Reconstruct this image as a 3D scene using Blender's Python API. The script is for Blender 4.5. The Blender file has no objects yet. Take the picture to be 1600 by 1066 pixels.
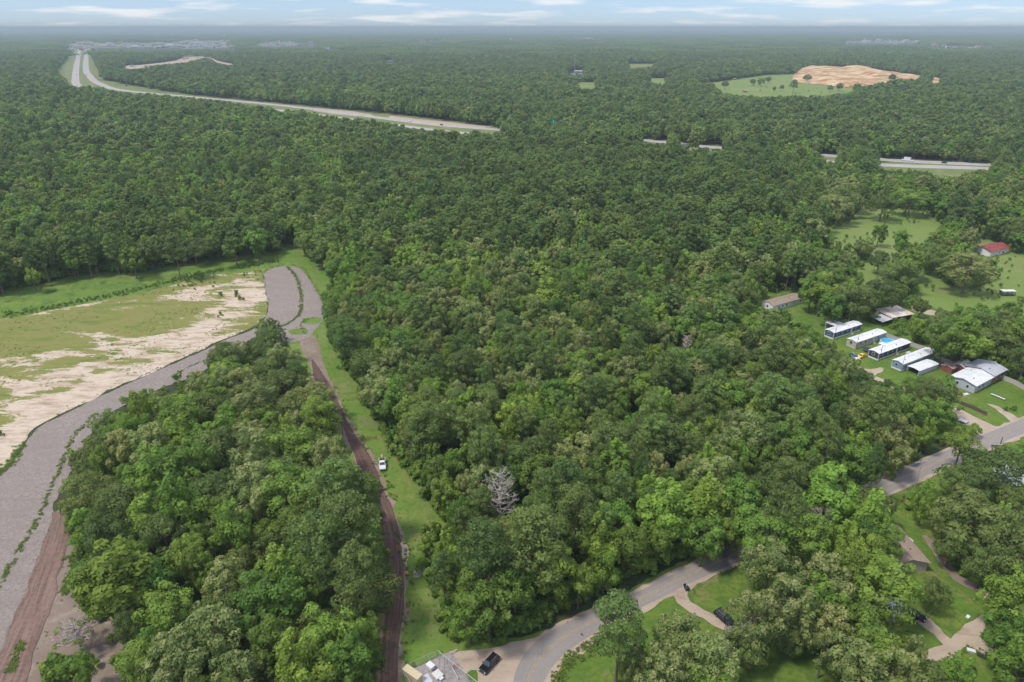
import bpy, bmesh, math, random
import numpy as np
from mathutils import Vector, Matrix

scene = bpy.context.scene
COL = scene.collection
PI = math.pi
R = math.radians

# ---------------------------------------------------------------- camera
H_CAM, F_PX, PITCH = 120.0, 1067.0, R(24.69)
cd = bpy.data.cameras.new('camera')
cam = bpy.data.objects.new('camera', cd)
COL.objects.link(cam)
cam.location = (0, 0, H_CAM)
cam.rotation_euler = (PI / 2 - PITCH, 0, 0)
cd.sensor_width = 36.0
cd.lens = 36.0 * F_PX / 1600.0
cd.clip_start = 1.0
cd.clip_end = 90000.0
scene.camera = cam

# ---------------------------------------------------------------- sky and sun
SUN_EL, SUN_AZ = R(60), R(-112)          # azimuth measured from +Y (view direction) towards +X
world = bpy.data.worlds.new("World")
scene.world = world
world.use_nodes = True
wn, wl = world.node_tree.nodes, world.node_tree.links
wn.clear()
wout = wn.new('ShaderNodeOutputWorld')
sky = wn.new('ShaderNodeTexSky')
sky.sky_type = 'NISHITA'
sky.sun_disc = False
sky.sun_elevation = SUN_EL
sky.sun_rotation = SUN_AZ
sky.altitude = 100
sky.air_density = 1.0
sky.dust_density = 0.2
sky.ozone_density = 2.5
bg1 = wn.new('ShaderNodeBackground'); bg1.inputs[1].default_value = 0.064
tint = wn.new('ShaderNodeMix'); tint.data_type = 'RGBA'; tint.blend_type = 'MULTIPLY'; tint.inputs[0].default_value = 1.0
tint.inputs[7].default_value = (0.68, 0.90, 1.42, 1)
wl.new(sky.outputs[0], tint.inputs[6]); wl.new(tint.outputs[2], bg1.inputs[0])
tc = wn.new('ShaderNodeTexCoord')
# an overcast layer, its unseen overhead part raised beyond natural cloud to light the ground
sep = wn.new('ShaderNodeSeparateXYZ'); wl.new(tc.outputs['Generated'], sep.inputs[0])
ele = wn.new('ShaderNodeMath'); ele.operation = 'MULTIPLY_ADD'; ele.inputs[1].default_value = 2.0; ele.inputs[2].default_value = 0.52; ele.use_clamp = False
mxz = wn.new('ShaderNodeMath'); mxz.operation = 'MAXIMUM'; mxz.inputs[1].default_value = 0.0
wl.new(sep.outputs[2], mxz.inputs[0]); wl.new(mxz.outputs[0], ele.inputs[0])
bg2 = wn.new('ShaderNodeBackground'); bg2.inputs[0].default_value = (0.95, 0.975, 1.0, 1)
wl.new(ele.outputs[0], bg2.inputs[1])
# the clouds lie in a flat layer, so they crowd together towards the horizon
hgt = wn.new('ShaderNodeMath'); hgt.operation = 'ADD'; hgt.inputs[1].default_value = 0.085
wl.new(mxz.outputs[0], hgt.inputs[0])
inv = wn.new('ShaderNodeMath'); inv.operation = 'DIVIDE'; inv.inputs[0].default_value = 1.0
wl.new(hgt.outputs[0], inv.inputs[1])
mp = wn.new('ShaderNodeVectorMath'); mp.operation = 'SCALE'
wl.new(tc.outputs['Generated'], mp.inputs[0]); wl.new(inv.outputs[0], mp.inputs['Scale'])
nz = wn.new('ShaderNodeTexNoise'); nz.inputs['Scale'].default_value = 0.95; nz.inputs['Detail'].default_value = 6; nz.inputs['Roughness'].default_value = 0.52
wl.new(mp.outputs[0], nz.inputs['Vector'])
cr = wn.new('ShaderNodeValToRGB')
cr.color_ramp.elements[0].position = 0.50; cr.color_ramp.elements[0].color = (0.10, 0.10, 0.10, 1)
cr.color_ramp.elements[1].position = 0.64; cr.color_ramp.elements[1].color = (0.85, 0.85, 0.85, 1)
wl.new(nz.outputs['Fac'], cr.inputs['Fac'])
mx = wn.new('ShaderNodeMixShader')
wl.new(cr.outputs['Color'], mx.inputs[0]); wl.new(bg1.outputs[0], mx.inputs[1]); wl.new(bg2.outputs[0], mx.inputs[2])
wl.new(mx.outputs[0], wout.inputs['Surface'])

ld = bpy.data.lights.new('sun', 'SUN')
ld.energy = 2.0
ld.angle = R(10)
ld.color = (1.0, 0.95, 0.87)
sun = bpy.data.objects.new('sun', ld)
COL.objects.link(sun)
sdir = Vector((math.sin(SUN_AZ) * math.cos(SUN_EL), math.cos(SUN_AZ) * math.cos(SUN_EL), math.sin(SUN_EL)))
sun.rotation_euler = (-sdir).to_track_quat('-Z', 'Y').to_euler()
sun.location = sdir * 300

scene.render.engine = 'CYCLES'
scene.view_settings.view_transform = 'Standard'
scene.view_settings.look = 'None'
scene.view_settings.exposure = 0.82
scene.view_settings.gamma = 1
scene.cycles.max_bounces = 8
scene.cycles.diffuse_bounces = 6
scene.cycles.glossy_bounces = 2
scene.cycles.transmission_bounces = 2
scene.cycles.volume_bounces = 0
scene.cycles.transparent_max_bounces = 6
scene.cycles.use_adaptive_sampling = True
scene.cycles.adaptive_threshold = 0.02
scene.cycles.use_denoising = True
scene.cycles.caustics_reflective = False
scene.cycles.caustics_refractive = False
scene.cycles.sample_clamp_indirect = 4

# ---------------------------------------------------------------- surveying helpers
CP, SP = math.cos(PITCH), math.sin(PITCH)

def at(px, py, z=0.0):
    """A point of the place, at height z, seen on the photograph at px, py (1600 x 1066)."""
    a = (px - 800.0) / F_PX
    b = -(py - 533.0) / F_PX
    dx, dy, dz = a, CP + b * SP, -SP + b * CP
    t = (z - H_CAM) / dz
    return Vector((dx * t, dy * t, z))

def proj(x, y, z):
    x = np.asarray(x, float); y = np.asarray(y, float); z = np.asarray(z, float)
    dz = z - H_CAM
    depth = y * CP - dz * SP
    up = y * SP + dz * CP
    depth = np.maximum(depth, 0.1)
    return 800 + F_PX * x / depth, 533 - F_PX * up / depth, depth

def in_poly(px, py, poly):
    px = np.asarray(px, float); py = np.asarray(py, float)
    ins = np.zeros(px.shape, bool)
    n = len(poly)
    for i in range(n):
        x0, y0 = poly[i]; x1, y1 = poly[(i + 1) % n]
        if y0 == y1:
            continue
        c = ((y0 > py) != (y1 > py)) & (px < (x1 - x0) * (py - y0) / (y1 - y0) + x0)
        ins ^= c
    return ins

def in_any(px, py, polys):
    ins = np.zeros(np.shape(px), bool)
    for p in polys:
        xs = [q[0] for q in p]; ys = [q[1] for q in p]
        m = (px >= min(xs)) & (px <= max(xs)) & (py >= min(ys)) & (py <= max(ys))
        if m.any():
            ins[m] |= in_poly(px[m], py[m], p)
    return ins

def vnoise(x, y, seed=0):
    """smooth value noise in numpy, 0..1"""
    x = np.asarray(x, float); y = np.asarray(y, float)
    xi = np.floor(x).astype(np.int64); yi = np.floor(y).astype(np.int64)
    fx = x - xi; fy = y - yi
    fx = fx * fx * (3 - 2 * fx); fy = fy * fy * (3 - 2 * fy)
    def h(a, b):
        n = (a * 374761393 + b * 668265263 + seed * 1442695041) & 0x7fffffff
        n = ((n ^ (n >> 13)) * 1274126177) & 0x7fffffff
        return ((n ^ (n >> 16)) & 0xffff) / 65535.0
    return (h(xi, yi) * (1 - fx) + h(xi + 1, yi) * fx) * (1 - fy) + (h(xi, yi + 1) * (1 - fx) + h(xi + 1, yi + 1) * fx) * fy

# ---------------------------------------------------------------- object helpers
def tag(o, label=None, cat=None, group=None, kind=None):
    if label: o['label'] = label
    if cat: o['category'] = cat
    if group: o['group'] = group
    if kind: o['kind'] = kind
    return o

def link(name, mesh, parent=None):
    o = bpy.data.objects.new(name, mesh)
    COL.objects.link(o)
    if parent is not None:
        o.parent = parent
    return o

def empty(name, loc, rz=0.0):
    o = bpy.data.objects.new(name, None)
    COL.objects.link(o)
    o.location = loc
    o.rotation_euler = (0, 0, rz)
    o.empty_display_size = 0.5
    return o

def children_of(o, everything):
    return everything.get(o.name, [])

def copy_tree(o, parent=None):
    c = o.copy()
    COL.objects.link(c)
    c.parent = parent
    for ch in list(o.children):
        copy_tree(ch, c)
    return c

# ---------------------------------------------------------------- materials
def new_mat(name):
    m = bpy.data.materials.new(name)
    m.use_nodes = True
    return m, m.node_tree.nodes, m.node_tree.links, m.node_tree.nodes['Principled BSDF']

def plain(name, col, rough=0.7, metal=0.0, var=0.12, scale=3.0, bump=0.0):
    """base colour with a little grain and wear"""
    m, n, l, p = new_mat(name)
    tcx = n.new('ShaderNodeTexCoord')
    t = n.new('ShaderNodeTexNoise'); t.inputs['Scale'].default_value = scale; t.inputs['Detail'].default_value = 5
    l.new(tcx.outputs['Object'], t.inputs['Vector'])
    r = n.new('ShaderNodeValToRGB')
    r.color_ramp.elements[0].position = 0.3; r.color_ramp.elements[1].position = 0.7
    r.color_ramp.elements[0].color = (*[c * (1 - var) for c in col], 1)
    r.color_ramp.elements[1].color = (*[min(1, c * (1 + var)) for c in col], 1)
    l.new(t.outputs['Fac'], r.inputs['Fac'])
    l.new(r.outputs['Color'], p.inputs['Base Color'])
    p.inputs['Roughness'].default_value = rough
    p.inputs['Metallic'].default_value = metal
    if bump:
        b = n.new('ShaderNodeBump'); b.inputs['Strength'].default_value = bump
        l.new(t.outputs['Fac'], b.inputs['Height']); l.new(b.outputs[0], p.inputs['Normal'])
    return m

def ramp(n, stops):
    r = n.new('ShaderNodeValToRGB')
    e = r.color_ramp.elements
    while len(e) < len(stops):
        e.new(0.5)
    for i, (pos, c) in enumerate(stops):
        e[i].position = pos
        e[i].color = (*c, 1) if len(c) == 3 else c
    return r

def noise(n, l, vec, scale, detail=6, rough=0.6, dist=0.0):
    t = n.new('ShaderNodeTexNoise')
    t.inputs['Scale'].default_value = scale
    t.inputs['Detail'].default_value = detail
    t.inputs['Roughness'].default_value = rough
    t.inputs['Distortion'].default_value = dist
    l.new(vec, t.inputs['Vector'])
    return t

def mixc(n, l, fac, a, b, mode='MIX'):
    m = n.new('ShaderNodeMix'); m.data_type = 'RGBA'; m.blend_type = mode
    for s, v in ((0, fac), (6, a), (7, b)):
        if hasattr(v, 'is_linked') or hasattr(v, 'node'):
            l.new(v, m.inputs[s])
        elif s == 0:
            m.inputs[0].default_value = v
        else:
            m.inputs[s].default_value = (*v, 1)
    return m.outputs[2]

def ground_mat(name, layers, rough=0.95, bump=0.3, bump_scale=1.5, stretch=None):
    """layers: first is a colour, the others (scale, lo, hi, colour[, stretch angle, sx, sy])"""
    m, n, l, p = new_mat(name)
    tcx = n.new('ShaderNodeTexCoord')
    def vec(spec):
        if not spec:
            return tcx.outputs['Object']
        mpx = n.new('ShaderNodeMapping')
        mpx.inputs['Rotation'].default_value = (0, 0, spec[0])
        mpx.inputs['Scale'].default_value = (spec[1], spec[2], 1)
        l.new(tcx.outputs['Object'], mpx.inputs['Vector'])
        return mpx.outputs[0]
    col = None
    base = layers[0]
    for (sc, lo, hi, c, *st) in layers[1:]:
        t = noise(n, l, vec(st), sc, 8, 0.62, 0.4)
        r = ramp(n, [(lo, (0, 0, 0)), (hi, (1, 1, 1))])
        l.new(t.outputs['Fac'], r.inputs['Fac'])
        col = mixc(n, l, r.outputs['Color'], col if col is not None else base, c)
    l.new(col, p.inputs['Base Color'])
    p.inputs['Roughness'].default_value = rough
    p.inputs['Specular IOR Level'].default_value = 0.15
    t = noise(n, l, tcx.outputs['Object'], bump_scale, 6, 0.7)
    b = n.new('ShaderNodeBump'); b.inputs['Strength'].default_value = bump; b.inputs['Distance'].default_value = 0.3
    l.new(t.outputs['Fac'], b.inputs['Height']); l.new(b.outputs[0], p.inputs['Normal'])
    return m

M = {}
M['forest_floor'] = ground_mat('forest_floor', [(0.035, 0.055, 0.018), (0.05, 0.42, 0.6, (0.055, 0.05, 0.028)), (0.4, 0.45, 0.65, (0.05, 0.085, 0.02)), (2.5, 0.5, 0.7, (0.03, 0.05, 0.012))])
M['lawn'] = ground_mat('lawn', [(0.105, 0.185, 0.025), (0.035, 0.40, 0.62, (0.160, 0.201, 0.043)), (0.07, 0.50, 0.62, (0.175, 0.196, 0.063), .45, 2.2, .6), (0.12, 0.55, 0.68, (0.240, 0.201, 0.090)), (0.3, 0.5, 0.64, (0.085, 0.159, 0.022)), (1.2, 0.45, 0.7, (0.090, 0.159, 0.023)), (6.0, 0.5, 0.7, (0.125, 0.207, 0.032))])
M['yard_grass'] = ground_mat('yard_grass', [(0.100, 0.165, 0.021), (0.05, 0.42, 0.62, (0.148, 0.188, 0.032)), (0.09, 0.54, 0.68, (0.219, 0.176, 0.069)), (0.25, 0.5, 0.62, (0.077, 0.135, 0.019)), (0.9, 0.45, 0.65, (0.064, 0.118, 0.019)), (6.0, 0.5, 0.7, (0.097, 0.176, 0.030))])
M['rough_grass'] = ground_mat('rough_grass', [(0.110, 0.185, 0.031), (0.04, 0.4, 0.6, (0.173, 0.232, 0.047), 0.25, .5, 2.0), (0.15, 0.5, 0.66, (0.058, 0.103, 0.018)), (0.08, 0.62, 0.72, (0.137, 0.154, 0.054)), (3.0, 0.45, 0.7, (0.053, 0.103, 0.018))], bump=0.6)
M['meadow'] = ground_mat('meadow', [(0.143, 0.207, 0.045), (0.012, 0.42, 0.56, (0.204, 0.228, 0.073)), (0.03, 0.45, 0.6, (0.165, 0.217, 0.053)), (0.06, 0.58, 0.7, (0.187, 0.180, 0.073)), (1.5, 0.45, 0.7, (0.094, 0.154, 0.029))])
M['verge'] = ground_mat('verge', [(0.170, 0.175, 0.065), (0.02, 0.4, 0.6, (0.120, 0.165, 0.045)), (0.05, 0.55, 0.7, (0.270, 0.220, 0.110))])
M['gravel'] = ground_mat('gravel', [(0.258, 0.212, 0.174), (0.05, 0.4, 0.65, (0.298, 0.251, 0.207)), (0.11, 0.46, 0.6, (0.212, 0.173, 0.143), 1.1, .35, 1.6), (0.5, 0.42, 0.6, (0.217, 0.178, 0.146)), (1.4, 0.44, 0.6, (0.177, 0.142, 0.120)), (5.0, 0.45, 0.65, (0.298, 0.256, 0.229)), (0.09, 0.70, 0.78, (0.145, 0.156, 0.078))], bump=0.6, bump_scale=5)
M['soil'] = ground_mat('soil', [(0.246, 0.190, 0.145), (0.12, 0.4, 0.6, (0.191, 0.138, 0.102)), (0.25, 0.55, 0.68, (0.319, 0.265, 0.203)), (0.2, 0.60, 0.70, (0.091, 0.133, 0.040)), (3, 0.45, 0.65, (0.219, 0.170, 0.133))], bump=0.5)
M['sandy'] = ground_mat('sandy', [(0.351, 0.270, 0.200), (0.10, 0.38, 0.6, (0.414, 0.333, 0.248)), (0.25, 0.5, 0.66, (0.270, 0.194, 0.142), 0.5, 0.4, 1.6), (0.14, 0.66, 0.76, (0.126, 0.153, 0.051)), (3, 0.45, 0.65, (0.378, 0.306, 0.231))], bump=0.4)
M['pit_sand'] = ground_mat('pit_sand', [(0.484, 0.330, 0.178), (0.016, 0.42, 0.55, (0.329, 0.161, 0.066), 0.0, 0.7, 2.5), (0.02, 0.48, 0.58, (0.562, 0.419, 0.245), .3, .8, 2), (0.014, 0.58, 0.66, (0.116, 0.125, 0.037), 0.2, .6, 2.0)])
M['concrete'] = ground_mat('concrete', [(0.352, 0.326, 0.299), (0.02, 0.4, 0.6, (0.405, 0.378, 0.343)), (0.3, 0.5, 0.7, (0.299, 0.273, 0.255))], bump=0.1)
M['town_floor'] = ground_mat('town_floor', [(0.30, 0.27, 0.24), (0.011, 0.42, 0.52, (0.05, 0.085, 0.03)), (0.03, 0.52, 0.6, (0.38, 0.30, 0.25)), (0.02, 0.55, 0.6, (0.05, 0.08, 0.03))])
M['pond'] = plain('pond_water', (0.08, 0.07, 0.05), 0.12)

def clearing_material():
    m, n, l, p = new_mat('clearing_sand')
    tcx = n.new('ShaderNodeTexCoord')
    ob = tcx.outputs['Object']
    mpx = n.new('ShaderNodeMapping'); mpx.inputs['Rotation'].default_value = (0, 0, R(-24)); mpx.inputs['Scale'].default_value = (0.42, 1.35, 1)
    l.new(ob, mpx.inputs['Vector'])
    sv = mpx.outputs[0]
    sand = ramp(n, [(0.30, (0.24, 0.17, 0.11)), (0.42, (0.37, 0.285, 0.20)), (0.55, (0.50, 0.41, 0.31)), (0.75, (0.34, 0.265, 0.185))])
    t0 = noise(n, l, sv, 0.22, 12, 0.72); l.new(t0.outputs['Fac'], sand.inputs['Fac'])
    grs = ramp(n, [(0.3, (0.130, 0.150, 0.036)), (0.47, (0.200, 0.185, 0.058)), (0.55, (0.150, 0.175, 0.042)), (0.7, (0.085, 0.125, 0.028))])
    t1 = noise(n, l, sv, 0.13, 10, 0.75); l.new(t1.outputs['Fac'], grs.inputs['Fac'])
    # streaks of bare sand: long features following the washed slope, more of them low and right
    t2 = noise(n, l, sv, 0.036, 12, 0.60, 1.1)
    sep = n.new('ShaderNodeSeparateXYZ'); l.new(ob, sep.inputs[0])
    att = n.new('ShaderNodeAttribute'); att.attribute_name = 'bare'
    add = n.new('ShaderNodeMath'); add.operation = 'ADD'
    t2b = noise(n, l, sv, 0.16, 8, 0.62, 0.8)
    m22 = n.new('ShaderNodeMath'); m22.operation = 'MULTIPLY_ADD'; m22.inputs[1].default_value = 0.60; l.new(t2b.outputs['Fac'], m22.inputs[0])
    m23 = n.new('ShaderNodeMath'); m23.operation = 'MULTIPLY_ADD'; m23.inputs[1].default_value = 0.75; m23.inputs[2].default_value = -0.175; l.new(t2.outputs['Fac'], m23.inputs[0]); l.new(m23.outputs[0], m22.inputs[2])
    l.new(m22.outputs[0], add.inputs[0]); l.new(att.outputs['Fac'], add.inputs[1])
    t3 = noise(n, l, ob, 0.8, 5, 0.7)
    ma = n.new('ShaderNodeMath'); ma.operation = 'MULTIPLY_ADD'; ma.inputs[1].default_value = 0.26
    l.new(t3.outputs['Fac'], ma.inputs[0]); l.new(add.outputs[0], ma.inputs[2])
    rr = ramp(n, [(0.598, (0, 0, 0)), (0.640, (1, 1, 1))]); l.new(ma.outputs[0], rr.inputs['Fac'])
    col = mixc(n, l, rr.outputs['Color'], grs.outputs['Color'], sand.outputs['Color'])
    l.new(col, p.inputs['Base Color'])
    p.inputs['Roughness'].default_value = 0.95
    p.inputs['Specular IOR Level'].default_value = 0.1
    b = n.new('ShaderNodeBump'); b.inputs['Strength'].default_value = 0.7; b.inputs['Distance'].default_value = 0.5
    l.new(ma.outputs[0], b.inputs['Height']); l.new(b.outputs[0], p.inputs['Normal'])
    return m
M['clearing'] = clearing_material()

def track_material(name, dark, light, ruts=9.0, rutmix=0.5, lo=0.42, hi=0.62, deep=0.7):
    """uv.x runs across, uv.y along in metres"""
    m, n, l, p = new_mat(name)
    uv = n.new('ShaderNodeUVMap')
    mpx = n.new('ShaderNodeMapping'); mpx.inputs['Scale'].default_value = (ruts, 0.05, 1)
    l.new(uv.outputs[0], mpx.inputs['Vector'])
    t = noise(n, l, mpx.outputs[0], 1.0, 6, 0.65, 0.3)
    r = ramp(n, [(lo, dark), (hi, light)]); l.new(t.outputs['Fac'], r.inputs['Fac'])
    tcx = n.new('ShaderNodeTexCoord')
    t2 = noise(n, l, tcx.outputs['Object'], 1.3, 8, 0.75)
    r2 = ramp(n, [(0.35, tuple(c * deep for c in dark)), (0.68, tuple(c * 1.05 for c in light))]); l.new(t2.outputs['Fac'], r2.inputs['Fac'])
    c = mixc(n, l, 0.45, r.outputs['Color'], r2.outputs['Color'])
    l.new(c, p.inputs['Base Color'])
    p.inputs['Roughness'].default_value = 0.97
    p.inputs['Specular IOR Level'].default_value = 0.1
    b = n.new('ShaderNodeBump'); b.inputs['Strength'].default_value = 0.8; b.inputs['Distance'].default_value = 0.25
    l.new(c, b.inputs['Height']); l.new(b.outputs[0], p.inputs['Normal'])
    return m
M['dark_track'] = track_material('dark_track_soil', (0.075, 0.043, 0.034), (0.175, 0.112, 0.090), 11)
M['brown_track'] = track_material('brown_track_soil', (0.125, 0.078, 0.060), (0.265, 0.180, 0.140), 12)
M['asphalt'] = track_material('worn_asphalt', (0.225, 0.200, 0.182), (0.270, 0.242, 0.220), 5, lo=0.35, hi=0.7, deep=0.92)
M['highway'] = track_material('highway_concrete', (0.32, 0.29, 0.26), (0.43, 0.40, 0.36), 5)
M['yellow_line'] = plain('worn_yellow_paint', (0.38, 0.28, 0.13), 0.8, var=0.35, scale=2.0)
M['white_line'] = plain('road_white_paint', (0.7, 0.7, 0.68), 0.7)

# ---------------------------------------------------------------- ground geometry
def spline(pts, step):
    """Catmull-Rom through world points, resampled at about step metres"""
    out = []
    n = len(pts)
    for i in range(n - 1):
        p0 = pts[max(i - 1, 0)]; p1 = pts[i]; p2 = pts[i + 1]; p3 = pts[min(i + 2, n - 1)]
        k = max(2, min(60, int((p2 - p1).length / step)))
        for j in range(k):
            t = j / k
            out.append(0.5 * ((2 * p1) + (p2 - p0) * t + (2 * p0 - 5 * p1 + 4 * p2 - p3) * t * t + (3 * p1 - p0 - 3 * p2 + p3) * t ** 3))
    out.append(pts[-1].copy())
    return out

GROUND_POLYS = []       # image polygons on which no trunk may stand

def sheet(name, poly, z, mat, label=None, jitter=0.5, step=2.0, block=True, smooth=True):
    z += lift()
    pts = [at(x, y) for x, y in poly]
    if smooth:
        pts = spline(pts + [pts[0]], step)[:-1]
    rng = random.Random(len(poly) * 7 + int(poly[0][0]))
    cl = [(p.x + (vnoise(p.x * .7, p.y * .7, 3) - .5) * 2 * jitter + rng.uniform(-.3, .3) * jitter,
           p.y + (vnoise(p.x * .7, p.y * .7, 9) - .5) * 2 * jitter + rng.uniform(-.3, .3) * jitter) for p in pts]
    bm = bmesh.new()
    vs = [bm.verts.new((x, y, z)) for x, y in cl]
    f = bm.faces.new(vs)
    if f.normal.z < 0 or True:
        bm.normal_update()
        if f.normal.z < 0:
            f.normal_flip()
    bmesh.ops.triangulate(bm, faces=[f])
    me = bpy.data.meshes.new(name); bm.to_mesh(me); bm.free()
    me.materials.append(mat)
    o = link(name, me)
    tag(o, label, kind='structure')
    if name in ('gravel_road', 'sandy_apron', 'driveway', 'dirt_lane', 'dirt_yard', 'far_field', 'construction_ground', 'grass_patch'):
        GROUND_POLYS.append(poly)
    return o

def ribbon(name, left, right, z, mat, step=3.0, jitter=0.0, kind='structure', label=None, block=True, nx=5):
    z += lift()
    L = spline(left, step); Rr = spline(right, step)
    k = min(len(L), len(Rr))
    k = max(len(L), len(Rr))
    def res(P):
        return [P[int(round(i * (len(P) - 1) / (k - 1)))] for i in range(k)]
    # resample both by parameter of the control polygon
    def byparam(C):
        out = []
        n = len(C) - 1
        for i in range(k):
            s = i / (k - 1) * n
            a = min(int(s), n - 1); t = s - a
            p0 = C[max(a - 1, 0)]; p1 = C[a]; p2 = C[a + 1]; p3 = C[min(a + 2, n)]
            out.append(0.5 * ((2 * p1) + (p2 - p0) * t + (2 * p0 - 5 * p1 + 4 * p2 - p3) * t * t + (3 * p1 - p0 - 3 * p2 + p3) * t ** 3))
        return out
    L, Rr = byparam(left), byparam(right)
    verts, faces, uvs = [], [], []
    s = 0
    for i in range(k):
        if i:
            s += ((L[i] + Rr[i]) / 2 - (L[i - 1] + Rr[i - 1]) / 2).length
        for j in range(nx):
            u = j / (nx - 1)
            p = L[i].lerp(Rr[i], u)
            if jitter and j in (0, nx - 1):
                p = p + Vector(((vnoise(p.x * .6, p.y * .6, 5) - .5), (vnoise(p.x * .6, p.y * .6, 6) - .5), 0)) * 2 * jitter
            verts.append((p.x, p.y, z)); uvs.append((u, s))
    for i in range(k - 1):
        for j in range(nx - 1):
            a = i * nx + j
            faces.append((a, a + 1, a + nx + 1, a + nx))
    me = bpy.data.meshes.new(name); me.from_pydata(verts, [], faces)
    uvl = me.uv_layers.new(name='UVMap')
    for lp in me.loops:
        uvl.data[lp.index].uv = uvs[lp.vertex_index]
    me.materials.append(mat)
    o = link(name, me)
    tag(o, label, kind=kind)
    if me.polygons[0].normal.z < 0:
        me.flip_normals()
    if block and name in ('road', 'dark_dirt_track', 'brown_dirt_track', 'highway'):
        pp = [(p.x, p.y) for p in L] + [(p.x, p.y) for p in reversed(Rr)]
        px, py, _ = proj([q[0] for q in pp], [q[1] for q in pp], 0)
        GROUND_POLYS.append([(float(a), float(b)) for a, b in zip(px, py)][::1])
    return L, Rr

def offset_path(pts, d):
    out = []
    for i, p in enumerate(pts):
        a = pts[max(i - 1, 0)]; b = pts[min(i + 1, len(pts) - 1)]
        t = (b - a).normalized()
        out.append(p + Vector((-t.y, t.x, 0)) * d)
    return out

# base ground: fine near, coarse far, out to the horizon
def build_ground():
    rad = [0] + [20 * 1.16 ** i for i in range(60)]
    rad = [r for r in rad if r < 32000] + [32000]
    na = 96
    vs = [(0, 0, 0)]; fs = []
    for r in rad[1:]:
        for a in range(na):
            vs.append((r * math.cos(2 * PI * a / na), r * math.sin(2 * PI * a / na), 0))
    for a in range(na):
        fs.append((0, 1 + a, 1 + (a + 1) % na))
    for i in range(len(rad) - 2):
        for a in range(na):
            b = (a + 1) % na
            fs.append((1 + i * na + a, 1 + (i + 1) * na + a, 1 + (i + 1) * na + b, 1 + i * na + b))
    me = bpy.data.meshes.new('ground'); me.from_pydata(vs, [], fs); me.materials.append(M['forest_floor'])
    o = link('ground', me); tag(o, 'dark leaf littered ground under the forest', kind='structure')
build_ground()

Z = [0.03 * i for i in range(14)]
LIFT = [0]
def lift():
    LIFT[0] += 1
    return 0.0006 * (LIFT[0] % 45)

# left clearing with its grassy bank, gravel road and tracks
CLEARING = [(-260, 560), (-60, 506), (0, 499), (68, 488), (135, 475), (209, 461), (270, 445), (338, 429), (378, 426), (412, 421), (415, 451), (419, 485), (399, 511), (358, 527), (321, 544), (236, 582), (169, 612), (115, 639), (68, 662), (34, 694), (20, 722), (-10, 750), (-80, 820), (-260, 960)]
sheet('grass_bank', [(-260, 520), (-40, 455), (100, 425), (215, 412), (330, 395), (425, 385), (455, 360), (480, 385), (530, 430), (530, 480), (500, 500), (440, 440), (412, 432), (378, 436), (300, 450), (209, 475), (68, 500), (0, 510), (-260, 580)], Z[1], M['rough_grass'], 'bright rough grass band between forest edge and sandy clearing')
def build_clearing():
    # a grid clipped to the outline, gently heaved, with a 'bare' attribute saying where the sand lies open
    pts = spline([at(x, y) for x, y in CLEARING] + [at(*CLEARING[0])], 3)[:-1]
    bm = bmesh.new()
    f = bm.faces.new([bm.verts.new((p.x + (vnoise(p.x * .3, p.y * .3, 2) - .5) * 2.5, p.y + (vnoise(p.x * .3, p.y * .3, 4) - .5) * 2.5, Z[3])) for p in pts])
    xs = [p.x for p in pts]; ys = [p.y for p in pts]
    for ax, lo, hi in ((0, min(xs), max(xs)), (1, min(ys), max(ys))):
        v = lo + 4
        while v < hi:
            no = (1, 0, 0) if ax == 0 else (0, 1, 0)
            co = (v, 0, 0) if ax == 0 else (0, v, 0)
            bmesh.ops.bisect_plane(bm, geom=bm.verts[:] + bm.edges[:] + bm.faces[:], plane_co=co, plane_no=no)
            v += 4
    bmesh.ops.triangulate(bm, faces=bm.faces[:])
    me = bpy.data.meshes.new('sandy_clearing'); bm.to_mesh(me); bm.free()
    co = np.empty(len(me.vertices) * 3); me.vertices.foreach_get('co', co); co = co.reshape(-1, 3)
    px, py, _ = proj(co[:, 0], co[:, 1], 0 * co[:, 0])
    bare = np.zeros(len(co)) - 0.09
    def blob(cx, cy, rx, ry, ang, amt):
        a = R(ang)
        dx = px - cx; dy = py - cy
        u = (dx * math.cos(a) + dy * math.sin(a)) / rx; v = (-dx * math.sin(a) + dy * math.cos(a)) / ry
        return amt * np.exp(-(u * u + v * v))
    # the broad bare margin along the gravel road
    for (cx, cy, rx, ry, ang, amt) in ((300, 560, 60, 12, -27, .22), (225, 585, 60, 14, -27, .26), (150, 612, 60, 18, -28, .28), (80, 645, 60, 22, -32, .28), (20, 690, 45, 22, -40, .28), (60, 605, 60, 12, -25, .16), (140, 575, 45, 8, -25, .16), (70, 560, 40, 6, -15, .10), (20, 600, 20, 14, 0, .12),
                                     (280, 525, 60, 10, -14, .22), (330, 500, 50, 8, -12, .16), (350, 478, 50, 6, -12, .17), (395, 460, 22, 16, 0, .22), (300, 455, 45, 5, -12, .15), (260, 468, 50, 4, -12, .1), (160, 468, 50, 4, -13, .20), (80, 484, 60, 3, -10, .20), (310, 432, 40, 5, -14, .18), (235, 505, 30, 4, -10, .1), (155, 540, 16, 6, 0, .16), (160, 520, 18, 5, -10, .12), (205, 550, 14, 5, 10, .16), (100, 590, 35, 6, -20, .1)):
        bare += blob(cx, cy, rx, ry, ang, amt)
    bare += -blob(20, 520, 90, 20, -10, .12) - blob(120, 520, 90, 14, -10, .05)
    a = me.attributes.new('bare', 'FLOAT', 'POINT'); a.data.foreach_set('value', np.clip(bare, -0.2, 0.30))
    z = Z[3] + 0.35 * vnoise(co[:, 0] / 9, co[:, 1] / 9, 11) * np.clip(1 - np.abs(bare) * 0, 0, 1)
    me.materials.append(M['clearing'])
    o = link('sandy_clearing', me); tag(o, 'pale sandy clearing streaked with thin olive grass', kind='structure')
    GROUND_POLYS.append(CLEARING)
build_clearing()
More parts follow.
